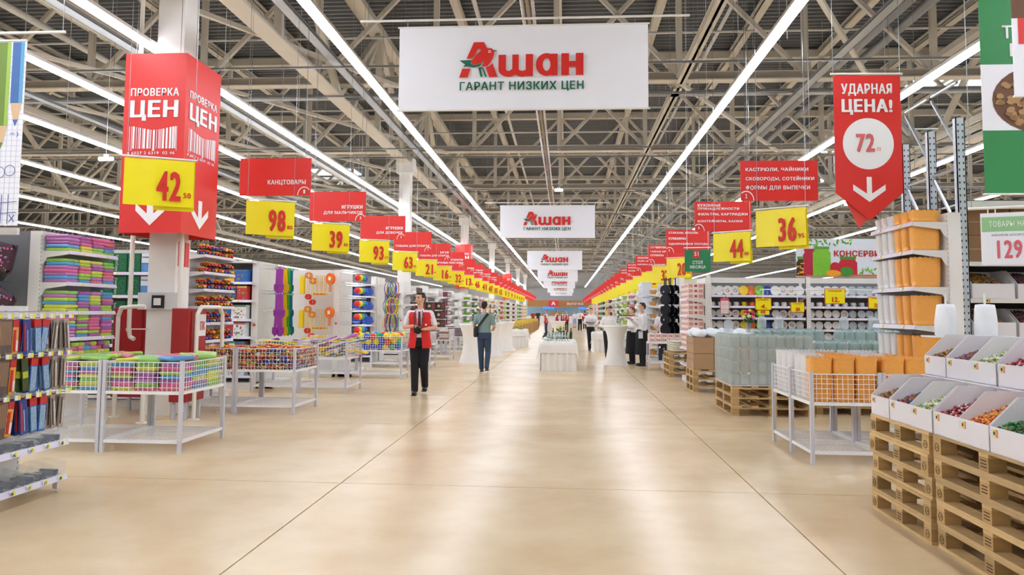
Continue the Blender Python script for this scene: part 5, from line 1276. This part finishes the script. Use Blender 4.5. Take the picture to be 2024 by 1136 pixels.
    for r in range(7):
        for k in range(5): item('frying_pan',pan,(2.62+.13*(k%3),20.22+(k//3)*.3+.05*(k%3),2.1-r*.26),R(-48),'black frying pan hanging, %s row from the top and %s along the endcap'%(ORD[r],ORD[k]),'pan','black frying pans on the endcap')
    # storage boxes further on
    stb=MB().cbox((-.2,0,0),(.2,.3,.24),.02).box((-.21,-.01,.22),(.21,.31,.26)).box((-.04,-.006,.08),(.04,0,.16),1).mesh('storage_box',[mat('storage_clear','#dce6f0',.2,var=.05),col('#2c6ac8',.4)])
    for r in range(6):
        for k in range(3): item('storage_box',stb,(2.4,24.3+k*.42,.9+r*.27 if r<5 else 2.2),R(-90),'pale storage box with blue clip, %s up and %s along the far right endcap'%(ORD[r],ORD[k]),'storage box','storage boxes on the far endcap')
dishes()
# ---------------- pallet rack with weighed candy behind the trays
def rack():
    rm=mat('rack_blue','#c3ccd4',.4,var=.03)
    t=thing('pallet_rack','tall pale steel pallet rack with perforated uprights at the right','rack',(4.55,9.0,0))
    H=3.77
    for i,(y,x) in enumerate(((0,0),(.68,0),(1.4,0))):
        u=MB().box((-.05,y,0),(.05,y+.012,H)).box((-.05,y,0),(-.04,y+.07,H)).box((.04,y,0),(.05,y+.07,H)).build('upright',rm,t)
        s=MB(); z=.15
        while z<H-.05:
            for q in (-.024,.024): s.prism([(q-.009,z+.025),(q+.009,z+.025),(q+.004,z),(q-.004,z)],y-.002,y-.0005)
            z+=.075
        s.build('slots',DARK,u,kind='stuff')
    for k in range(4):
        z=.4+k*1.0
        for a in (0,.72):
            MB().bar((0,.04+a,z),(0,.66+a,z+.75 if k<4 else z),.03,.025).build('diagonal_brace',GALV,t); MB().bar((0,.04+a,z+.8),(0,.66+a,z+.8),.03,.025).build('cross_brace',GALV,t)
    for z in (2.8,2.1,1.68,1.24):
        MB().box((.05,.0,z-.09 if z>2.5 else z-.05),(2.9,.04,z)).build('beam',SHELF,t)
        MB().box((.05,.04,z-.02),(2.9,.9,z)).build('shelf',SHELF,t)
    MB().box((.05,.6,.1),(2.9,.62,2.9)).build('back_panel',mat('rack_dark','#3a3430',.7),t)
    for zi,z in enumerate((1.68,1.24)):
        for k in range(5):
            x=4.63+k*.5
            o=cached('bigtray',lambda:MB().prism([(0,0),(0,.17),(.22,.33),(.5,.33),(.5,0)],0,.006,ax='x').prism([(0,0),(0,.17),(.22,.33),(.5,.33),(.5,0)],.464,.47,ax='x').box((0,0,0),(.47,.006,.17)).box((0,.494,0),(.47,.5,.33)).box((0,0,0),(.47,.5,.006)).mesh('candy_tray',CARD))
            ob('candy_tray',o,None,(x,9.02,z),0,'white candy tray on the rack, %s from the upright, %s level'%(ORD[k],('upper','lower')[zi]),'tray','candy trays on the rack')
            nm=['mixed red and green','purple and olive','dark red','orange and yellow','pale green and white'][k]
            ob('candy_heap',CD[nm],None,(x+.06,9.07,z+.045),0,'%s candies in the rack tray %s from the upright, %s level'%(nm,ORD[k],('upper','lower')[zi]),'candy','candy heaps',kind='stuff')
            ob('price_tag',TAGB,t,(x-4.55+.1,-.006,z-.046))
    kb=MB().box((0,0,0),(.48,.4,.31)).box((0,-.001,.15),(.48,0,.156),1).mesh('carton',[mat('cardboard_dark','#94714e',.75),col('#c8b088',.5)])
    for l in range(2):
        for k in range(5): item('carton',kb,(4.63+k*.5,9.1,2.1+l*.315),0,'brown carton on the rack above the price card, %s layer, %s from the upright'%(('lower','upper')[l],ORD[k]),'carton','brown cartons on the rack')
    pb2=MB().box((0,0,0),(.5,.03,.1)).mesh('a',WHITE)
rack()
# ------------------------------------------------------------------ tables of the reception
CLOTH=mat('table_cloth','#f2efe9',.75,var=.03,scale=6)
def cocktail(x,y,label,fl=None):
    t=thing('cocktail_table',label,'table',(x,y,0),0,'stretch-covered cocktail tables')
    MB().lathe([(.36,0),(.33,.05),(.27,.25),(.23,.5),(.225,.65),(.25,.85),(.31,1.02),(.355,1.09),(.36,1.11),(.35,1.12)],n=24).build('stretch_cover',CLOTH,t)
    if fl: bouquet('table_flower',fl,(x+.12,y,1.12),['#f0eee0','#e8e4d0'],.2,.3,5)
cocktail(-2.76,22.16,'nearest white stretch-covered cocktail table on the left','vase with leafy stems on the nearest left cocktail table')
cocktail(-2.42,25.6,'second white stretch-covered cocktail table on the left','vase with leafy stems on the second left cocktail table')
cocktail(-2.3,29.4,'third white stretch-covered cocktail table on the left')
cocktail(1.44,22.1,'white stretch-covered cocktail table before the waiters','white rose in a slim vase on the cocktail table')
cocktail(-.35,33.5,'far white cocktail table beyond the buffet table')
def buffet(x,y,w,d,h,label,group=None):
    t=thing('buffet_table',label,'table',(x,y,0),0,group)
    def skirt(u,v):
        L_=2*(w+d); s=u*L_; amp=.032*math.sin(s*2*PI/.16)*(1-.4*v); o=.02*(1-v)
        if s<w: p=(s,-amp-o)
        elif s<w+d: p=(w+amp+o,s-w)
        elif s<2*w+d: p=(w-(s-w-d),d+amp+o)
        else: p=(-amp-o,d-(s-2*w-d))
        return (p[0],p[1],v*(h-.01))
    MB().sheet(skirt,int(2*(w+d)/.02),2).build('table_skirt',CLOTH,t)
    MB().box((0,0,h-.03),(w,d,h)).build('tabletop',WHITE,t)
    # cloth with hanging corners
    def cl(u,v):
        X=(u-.5)*(w+.5); Y=(v-.5)*(d+.5); ex=max(0,abs(X)-w/2); ey=max(0,abs(Y)-d/2)
        drop=max(ex,ey)+min(ex,ey)*.6
        sx=(w/2+min(ex,.03)+ (.09 if ex>0 and ey>0 else 0)*min(ex,ey)/.25+ .01*math.sin(Y*25)*(ex>0))*(1 if X>0 else -1) if ex>0 else X
        sy=(d/2+min(ey,.03)+ (.09 if ex>0 and ey>0 else 0)*min(ex,ey)/.25+ .01*math.sin(X*25)*(ey>0))*(1 if Y>0 else -1) if ey>0 else Y
        return (w/2+sx*1.02,d/2+sy*1.01,h+.006-drop*1.15)
    MB().sheet(cl,30,40).build('top_cloth',CLOTH,t)
buffet(-.62,19.5,.86,2.3,.74,'long white draped buffet table of glasses in the middle of the aisle')
GL=mat('wine_glass','#d8e0d8',.05,alpha=.35,var=0); DRK=mat('drink_green','#6a8c3c',.3,alpha=.8); 
gm=MB().lathe([(.03,0),(.03,.003),(.004,.008),(.004,.06),(.02,.075),(.034,.11),(.032,.15),(.03,.15),(.03,.11),(.012,.075)],n=10).lathe([(.018,.078),(.03,.1),(.03,.112)],n=10,m=1).mesh('wine_glass',[GL,DRK])
fm_=MB().lathe([(.03,0),(.03,.003),(.004,.008),(.004,.08),(.018,.1),(.022,.2),(.02,.2),(.014,.1)],n=10).mesh('champagne_glass',[GL])
k=0
for r in range(9):
    for c in range(8):
        me=gm if r<2 else fm_
        item('wine_glass' if r<2 else 'champagne_glass',me,(-.46+c*.075,19.72+r*.17,.747),0,'%s glass, row %s from the front and %s from the left on the buffet'%(('green-filled' if r<2 else 'empty champagne'),ORD[r],ORD[c]),'glass','glasses on the buffet table')
bt=MB().lathe([(.035,0),(.04,.01),(.04,.18),(.015,.24),(.013,.3),(.016,.31)],n=12).mesh('bottle',[mat('bottle_dark','#3c4028',.15)])
for c in range(6): item('bottle',bt,(-.35+c*.1,21.45+.05*(c%2),.747),0,'dark wine bottle at the back of the buffet, %s from the left'%ORD[c],'bottle','bottles on the buffet')
bouquet('buffet_flowers','yellow and white flowers on the middle of the buffet',(-.15,21.2,.747),['#e8d060','#f0ece0','#c8b040'],.16,.2,12)
t=item('napkin_bowl',MB().lathe([(.05,0),(.1,.03),(.13,.06),(.12,.055),(.04,.01)],n=16).sph((0,0,.05),(.1,.1,.05),10,6).mesh('napkin_bowl',WHITE),(-.5,20.15,.747),0,'white bowl of napkins on the left edge of the buffet','bowl',None)
t=item('black_bag',MB().sph((0,0,.08),(.12,.1,.09),12,8).torus((0,0,.16),.06,.01,12,5).mesh('black_bag',DARK),(-.5,20.55,.747),0,'small black bag standing on the left of the buffet','bag',None)
buffet(-2.5,32.3,.8,1.8,.75,'white skirted side table of food boxes on the left','skirted side tables')
buffet(1.05,29.2,.9,1.8,.75,'white skirted side table of glasses on the right','skirted side tables')
for c in range(8): item('champagne_glass',fm_,(1.12+c*.1,29.4+.2*(c%3),.757),0,'champagne glass on the right side table, %s from the left'%ORD[c],'glass','glasses on the right side table')
pl=MB().lathe([(.08,0),(.15,.015),(.16,.02),(.08,.008)],n=16).sph((0,0,.04),(.11,.11,.05),10,6,1).mesh('food_platter',[WHITE,mat('salad','#8a8c4c',.7,var=.5,scale=40)])
for c in range(4): item('food_platter',pl,(-2.3+.38*(c%2),32.6+.5*(c//2),.757),0,'food platter on the left side table, %s from the front'%ORD[c],'platter','food platters')
for i,y in enumerate((26.2,30,34,38)):
    wire_bin('white wire bin of boxes beyond the waiters, %s row'%ORD[i],2.0,y,.5,.8,'wire bins on the far right')
# yellow pallets of food along the far left
fp=mat('food_yellow','#d8b83c',.6,var=.4,scale=8)
for i in range(10):
    item('food_display',MB().cbox((0,0,0),(.9,.9,.75),.03).box((.05,.05,.75),(.85,.85,.95),1).mesh('food_display',[mat('food_brown','#b08850',.7,var=.3,scale=6),fp]) if i==0 else bpy.data.meshes['food_display'],(-3.35,40+i*3.2,0),0,'yellow and brown food display on the far left, %s from the camera'%ORD[i],'display','food displays on the far left')
# ------------------------------------------------------------------ people
TS=bpy.data.scenes.new('workshop')
def fuse(mb,name,m,vox,sm=4,cut=None,solid=0):
    me=mb.mesh('tmp',m); o=bpy.data.objects.new('tmp',me); TS.collection.objects.link(o)
    r=o.modifiers.new('r','REMESH'); r.mode='VOXEL'; r.voxel_size=vox; r.use_smooth_shade=True
    s=o.modifiers.new('s','SMOOTH'); s.factor=.5; s.iterations=sm
    TS.view_layers[0].update(); dg=TS.view_layers[0].depsgraph
    out=bpy.data.meshes.new_from_object(o.evaluated_get(dg)); out.name=name
    if cut:
        bm=bmesh.new(); bm.from_mesh(out); bmesh.ops.delete(bm,geom=[f for f in bm.faces if cut(f.calc_center_median())],context='FACES'); bm.to_mesh(out); bm.free()
    out.materials.clear(); out.materials.append(m)
    bpy.data.objects.remove(o); bpy.data.meshes.remove(me); return out
def limb(mb,P,Rr,n=12,m=0):
    for i in range(len(P)-1): mb.cyl(P[i],P[i+1],Rr[i],n,m,r2=Rr[i+1])
    for p,r in zip(P,Rr): mb.sph(p,(r,r,r),n,8,m)
def rings(mb,L_,n=18,grow=0,m=0,cap=True):
    V=[]
    for z,rx,ry,cy in L_:
        for i in range(n):
            t=2*PI*i/n; q=1/(abs(math.cos(t))**2.4+abs(math.sin(t))**2.4)**(1/2.4); V.append(((rx+grow)*q*math.cos(t),cy+(ry+grow)*q*math.sin(t),z))
    mb.add(V,[(k*n+i,k*n+(i+1)%n,(k+1)*n+(i+1)%n,(k+1)*n+i) for k in range(len(L_)-1) for i in range(n)],m)
    mb.add(V,[tuple(range(n-1,-1,-1)),tuple(range((len(L_)-1)*n,len(L_)*n))],m)
SKIN=mat('skin','#d9a688',.5,var=.05,scale=15)
TORSO=[(.86,.15,.1,0),(.93,.165,.112,0),(1.03,.148,.1,0),(1.12,.14,.095,0),(1.24,.16,.108,-.004),(1.35,.182,.112,-.004),(1.41,.178,.098,0),(1.46,.13,.08,.004),(1.485,.075,.066,.006)]
def hand(mb,w,d,side,curl):
    # palm with five unequal bent fingers and a thumb, pointing along d from the wrist w
    d=Vector(d).normalized(); up=Vector((0,0,1)) if abs(d.z)<.9 else Vector((0,-1,0)); a=d.cross(up).normalized(); b=a.cross(d).normalized()
    w=Vector(w); c=w+d*.05
    for q in (-.024,-.008,.008,.024): mb.cyl(w+a*q*.5,w+d*.085+a*q,.014,8,0,r2=.0115)
    for q,l in ((-.027,.058),(-.009,.07),(.009,.074),(.027,.066)):
        p=w+d*.085+a*q; p1=p+(d*math.cos(curl*.5)-b*math.sin(curl*.5))*l*.5; p2=p1+(d*math.cos(curl*1.3)-b*math.sin(curl*1.3))*l*.5
        limb(mb,[p,p1,p2],[.0098,.009,.0078],8)
    p=w+d*.02+a*(.02*side); p1=p+(a*side*.8+d*.7).normalized()*.035-b*.006; p2=p1+(a*side*.25+d).normalized()*.03-b*.01
    limb(mb,[p,p1,p2],[.0125,.011,.009],8)
def person(label,loc,rz,H,P,top,bottom,hair,sleeve='short',vox=.014,head=0,vest=None,skirt=None,tie=None,apron=None,woman=False,lean=0,group=None,shoe='#1c1a1a',longhair=False,belt=None):
    k=H/1.80; t=thing('person',label,'person',loc,R(rz),group)
    def place(me,nm):
        for v in me.vertices: v.co*=k
        return ob(nm,me,t)
    sh=P.get('shoulder',.175)-(.02 if woman else 0)
    A=[[Vector((s*sh,.0,1.405)),Vector(P[e]),Vector(P[w])] for s,e,w in ((1,'eL','wL'),(-1,'eR','wR'))]
    Lg=[[Vector((s*.085,0,.9)),Vector(P[kn]),Vector(P[an])] for s,kn,an in ((1,'kL','aL'),(-1,'kR','aR'))]
    b=MB(); rings(b,TORSO); b.cyl((0,.008,1.44),(0,.0,1.6),.056,14,0,r2=.05)
    for ar,s,hd in ((A[0],1,P['hL']),(A[1],-1,P['hR'])):
        limb(b,ar,[.055,.041,.027]); hand(b,ar[2],hd,-s,P.get('curl',.7))
    for lg in Lg: limb(b,lg,[.088,.058,.042]); 
    for lg in Lg: b.sph(lg[2]+Vector((0,-.05,-.045)),(.036,.09,.03),10,6)
    ca,sa=math.cos(R(head)),math.sin(R(head))
    def hr(p): return (ca*p[0]-sa*p[1],sa*p[0]+ca*p[1],p[2])
    hm=MB()
    hm.sph((0,.0,1.685),(.074,.092,.108),16,12); hm.sph((0,-.034,1.625),(.053,.058,.062),12,8); hm.sph((0,-.062,1.592),(.026,.026,.022),8,6)
    hm.cyl((0,-.088,1.69),(0,-.105,1.655),.010,8,0,r2=.015); hm.sph((0,-.1,1.652),(.016,.014,.011),8,6)
    hm.box((-.052,-.089,1.708),(.052,-.06,1.722)); 
    for s in (-1,1): hm.sph((s*.075,.008,1.668),(.011,.02,.032),8,6); hm.sph((s*.04,-.062,1.65),(.022,.02,.02),8,6)
    hm.sph((0,-.09,1.618),(.022,.01,.008),8,5)
    hm.v=[hr(p) for p in hm.v]; b.add(hm.v,hm.f)
    place(fuse(b,'body',SKIN,vox,3),'body')
    hp=MB()
    for s in (-1,1):
        e=MB().sph((s*.031,-.0865,1.69),(.011,.006,.006),8,5); e.v=[tuple(c*k for c in hr(p)) for p in e.v]; e.build('eye',col('#2a1c18',.3),t)
        e=MB().box((s*.031-.018,-.094,1.709),(s*.031+.018,-.084,1.714)); e.v=[tuple(c*k for c in hr(p)) for p in e.v]; e.build('eyebrow',col(hair,.8),t)
    e=MB().sph((0,-.098,1.616),(.022,.004,.005),8,4); e.v=[tuple(c*k for c in hr(p)) for p in e.v]; e.build('mouth',col('#a8564c',.5),t)
    h=MB().sph((0,.014,1.702),(.082,.094,.092),16,12); h.sph((0,-.04,1.76),(.058,.04,.03),10,7); h.sph((0,.055,1.66),(.068,.05,.07),10,8)
    for q in range(14): h.sph((.055*math.cos(q*1.3),.01+.055*math.sin(q*1.3),1.768-.02*(q%2)),(.022,.024,.02),6,4)
    if longhair: h.sph((0,.07,1.6),(.075,.04,.12),12,8)
    h.v=[hr(p) for p in h.v]
    cf=lambda c:(ca*c[0]+sa*c[1])
    def cut(c):
        y=-sa*c[0]+ca*c[1]; return (y<-.035 and c[2]<1.745) or (y<.02 and c[2]<1.69 ) 
    place(fuse(h,'hair',col(hair,.75,var=.25,scale=40),min(vox,.012),2,cut),'hair')
    tm=col(top,.8,var=.05)
    s_=MB(); rings(s_,TORSO[:-1]+[(1.475,.07,.066,.004)],grow=.016)
    for ar in A:
        if sleeve=='short': e=ar[0].lerp(ar[1],.72); limb(s_,[ar[0],e],[.07,.06])
        elif sleeve=='long': limb(s_,[ar[0],ar[1],ar[1].lerp(ar[2],.9)],[.068,.055,.04])
    s_.cyl((0,.008,1.46),(0,.004,1.5),.064,14,0,r2=.062)
    if bottom: place(fuse(s_,'shirt',tm,vox,3),'shirt')
    bmn=col(bottom,.85,var=.08)
    if not skirt:
        tr=MB(); rings(tr,[(.84,.155,.108,0),(.93,.172,.12,0),(1.0,.16,.11,0)],grow=.016)
        for lg in Lg: limb(tr,[lg[0],lg[1],lg[2]+Vector((0,0,-.0))],[.102,.075,.062])
        place(fuse(tr,'trousers',bmn,vox,3),'trousers')
    else:
        place(MB().lathe([(.19,.52),(.21,.55),(.185,.85),(.15,1.02)],n=18).mesh('skirt',bmn),'skirt')
    if apron:
        ap=MB().lathe([(.215,.32),(.2,.5),(.175,.9),(.155,1.03)],n=20); place(ap.mesh('apron',col(apron,.85)),'apron')
    if vest:
        v=MB(); rings(v,[(.8,.18,.13,0),(.86,.178,.125,0)]+TORSO[1:-1],grow=.034)
        vm=fuse(v,'vest',col(vest,.75),min(vox,.012),3,lambda c:(c[1]<0 and abs(c[0])<(.045+.05*max(0,(1.0-c[2])*2)+.03*max(0,c[2]-1.3)*5)) or c[2]>1.44 or c[2]<.81 or (abs(c[0])>.19 and 1.28<c[2]<1.43 and abs(c[1])<.07))
        vo=place(vm,'vest'); md=vo.modifiers.new('thick','SOLIDIFY'); md.thickness=.008
        m=MB(); m.cyl((.12*k,-.152*k,1.22*k),(.12*k,-.155*k,1.22*k),.018,8); m.build('badge',PWHITE,t)
    if tie: place(MB().prism([(-.016,1.44),(.016,1.44),(.035,1.1),(0,1.05),(-.035,1.1)],-.136,-.128).prism([(-.02,1.45),(.02,1.45),(.014,1.415),(-.014,1.415)],-.142,-.122).mesh('tie',col(tie,.6,var=.2)),'tie')
    # collar
    place(MB().prism([(-.07,1.5),(-.01,1.44),(-.05,1.41),(-.085,1.46)],-.085,-.078).prism([(.07,1.5),(.01,1.44),(.05,1.41),(.085,1.46)],-.085,-.078).mesh('collar',tm),'collar')
    for lg in Lg:
        a=lg[2]; m=MB().sph(a+Vector((0,-.055,-.045)),(.046,.125,.038),14,8).box((a.x-.04,a.y-.17,a.z-.09),(a.x+.04,a.y+.06,a.z-.07)); m.sph(a+Vector((0,.0,-.01)),(.046,.055,.05),10,6)
        place(m.mesh('shoe',col(shoe,.4)),'shoe')
    if belt: place(MB().lathe([(.178,.985),(.178,1.02)],n=20).mesh('belt',col(belt,.5)),'belt')
    return t,k
ST=dict(eL=(.25,.02,1.14),wL=(.24,-.03,.9),eR=(-.25,.02,1.14),wR=(-.24,-.03,.9),hL=(0,-.1,-1),hR=(0,-.1,-1),kL=(.095,-.01,.5),kR=(-.095,-.01,.5),aL=(.1,.01,.09),aR=(-.1,.01,.09))
def pose(**k): d=dict(ST); d.update(k); return d
# man in the red vest
t,k=person('young man in red vest and white shirt holding a camera, walking',(-2.62,13.6,0),4,1.84,
 pose(eL=(.27,.03,1.17),wL=(.09,-.2,1.14),hL=(-1,-.35,.05),eR=(-.27,.03,1.17),wR=(-.07,-.18,1.2),hR=(.8,-.5,-.2),kL=(.085,-.05,.5),aL=(.085,.15,.14),kR=(-.075,-.05,.5),aR=(-.065,-.09,.09),curl=1.0),
 '#ece4ea','#17161a','#2c2522',vox=.0085,head=-38,vest='#d8231c',tie='#6a2028')
o=thing('camera','black camera with strap held by the man in the red vest','camera',(-2.61,13.34,1.15),R(4))
MB().cbox((-.065,-.03,-.045),(.065,.03,.045),.012).cbox((-.025,-.028,.04),(.03,.025,.07),.008).build('camera_body',DARK,o)
MB().cyl((0,-.03,-.005),(.01,-.1,-.03),.036,14).build('lens',col('#101014',.2),o)
MB().tube([(.06,0,.04),(.075,.06,.16),(.075,.09,.3),(.06,.13,.345)],.008,6).tube([(-.06,0,.04),(-.075,.06,.16),(-.075,.09,.3),(-.06,.13,.345)],.008,6).build('strap',DARK,o)
# man in the polo shirt from behind
t,k=person('man in a grey-green polo and jeans walking away with a black shoulder bag',(-2.02,18.9,0),176,1.76,
 pose(eL=(.27,.04,1.17),wL=(.2,-.17,1.1),hL=(-.4,-1,.1),eR=(-.27,.04,1.15),wR=(-.2,-.17,1.06),hR=(.4,-1,.1),kL=(.09,-.05,.5),aL=(.08,-.1,.09),kR=(-.09,-.06,.5),aR=(-.09,.12,.13)),
 '#7c9490','#33465f','#1c1816',vox=.009,head=-8,shoe='#4a4440')
o=thing('shoulder_bag','black shoulder bag on the hip of the man in the polo','bag',(-2.02,18.9,0),R(176))
MB().cbox((.15,-.1,.86),(.25,.16,1.12),.03).build('bag_body',DARK,o)
MB().prism([(.12,.128*0+1.1),(.19,1.08),(-.08,1.46),(-.14,1.43)],.118,.128).build('strap',DARK,o)
# waiters
WS='#ece8e4'; WT='#16161a'
def tray(lab,loc):
    o=thing('serving_tray',lab,'tray',loc); MB().cyl((0,0,0),(0,0,.012),.2,22).torus((0,0,.014),.2,.008,24,5,0,'z').build('tray_disc',DARK,o)
hold=pose(eL=(.27,.02,1.16),wL=(.12,-.26,1.12),hL=(-.7,-.7,0),eR=(-.27,.02,1.16),wR=(-.12,-.26,1.12),hR=(.7,-.7,0),kL=(.07,-.02,.5),aL=(.06,0,.09),kR=(-.07,-.06,.5),aR=(-.05,-.08,.09))
person('waiter in white shirt carrying a round black tray towards the camera',(1.0,30.4,0),-4,1.7,hold,WS,WT,'#3a2a20',sleeve='long',vox=.014)
tray('round black tray in the hands of the waiter walking in the aisle',(.98,30.1,1.1))
person('waiter in profile holding a black tray at shoulder height, before the bins',(2.17,21.8,0),-80,1.8,pose(eL=(.24,-.05,1.16),wL=(.14,-.3,1.3),hL=(-.2,-1,.3),eR=(-.22,-.1,1.16),wR=(-.12,-.34,1.34),hR=(.2,-1,.3)),WS,WT,'#2c221c',sleeve='long',vox=.012,apron='#141418',head=0)
tray('black tray raised in front of the waiter in profile',(1.72,21.74,1.41))
o=thing('order_pad','white paper pad tucked in the apron of the waiter','pad',(2.1,21.56,.88)); MB().box((-.06,-.0,-.1),(.06,.01,.1)).box((-.05,-.003,.06),(.05,0,.09),1).build('paper',[WHITE,col('#c8ccd8',.5)],o)
person('waitress in a white shirt half hidden behind the waiter in profile',(1.95,22.6,0),-75,1.68,pose(eL=(.22,-.05,1.16),wL=(.12,-.28,1.14),hL=(-.2,-1,0),eR=(-.22,-.05,1.16),wR=(-.1,-.28,1.14),hR=(.2,-1,0)),WS,WT,'#5a4030',sleeve='long',vox=.014,apron='#141418',woman=True)
person('waitress in a white blouse behind the white cocktail table',(1.35,24.2,0),0,1.68,hold,WS,WT,'#4a382c',sleeve='long',vox=.014,woman=True,head=15)
person('man in a white shirt seen from behind with hands clasped, beside the pans',(2.95,23.3,0),172,1.7,pose(eL=(.27,.1,1.14),wL=(.07,.19,.95),hL=(-1,.1,-.2),eR=(-.27,.1,1.14),wR=(-.07,.19,.95),hR=(1,.1,-.2)),'#ded4dc','#2c3448','#241c1a',vox=.014)
person('man in a white shirt and tie standing at the pans',(3.2,22.6+1.2,0),-35,1.82,ST,'#e4dce4','#2c3a58','#2c2420',vox=.014,tie='#3a3444')
# far groups
far=[('woman in a red vest and jeans standing in the middle of the far aisle',-1.35,53,-70,1.66,'#e8e0e0','#2c3c5c','#a06a40','#b8282c',True),
 ('person in dark clothes at the left of the far aisle',-2.9,80,10,1.75,'#2c2c34','#22242c','#2a2420',None,False),
 ('person in red top beside the dark figure in the far aisle',-3.5,82,0,1.7,'#b02c2c','#22242c','#2a2420',None,False),
 ('woman in red vest facing left behind the far cocktail table',-.75,66,60,1.68,'#ece4e4','#2c2c34','#6a4430','#b02430',True),
 ('dark-haired woman in red vest in the far group',-.25,67,0,1.62,'#ece4e4','#2c2c34','#2a1c18','#a82430',True),
 ('blonde woman in red vest in the far group',.1,66,30,1.64,'#ece4e4','#2c2c34','#b08050','#b82830',True),
 ('woman in a pale blue skirt in the far aisle',.9,76,0,1.66,'#e8e4ec','#8ca4d4','#5a4438',None,True),
 ('waiter in white shirt and tie with arms apart, far right of the aisle',1.2,64,0,1.78,WS,WT,'#2a2420',None,False),
 ('waiter in white shirt reaching left, far right of the aisle',2.1,62,-30,1.8,WS,WT,'#2a2420',None,False),
 ('person in red vest between the two far waiters',1.75,70,180,1.68,'#b8282c',WT,'#2a2420','#b8282c',False)]
for i,(lab,x,y,rz,H,tp,bt_,hr_,vs,wm) in enumerate(far):
    ps=pose(eL=(.32,0,1.22),wL=(.5,-.1,1.2),hL=(1,-.2,0),eR=(-.32,0,1.22),wR=(-.5,-.1,1.2),hR=(-1,-.2,0)) if 'arms apart' in lab or 'reaching' in lab else ST
    person(lab,(x,y,0),rz,H,ps,tp,bt_,hr_,vox=.024,vest=vs,woman=wm,skirt='skirt' in lab,sleeve='long' if 'waiter' in lab else 'short',tie='#a02830' if 'tie' in lab else None)
bpy.data.scenes.remove(TS)
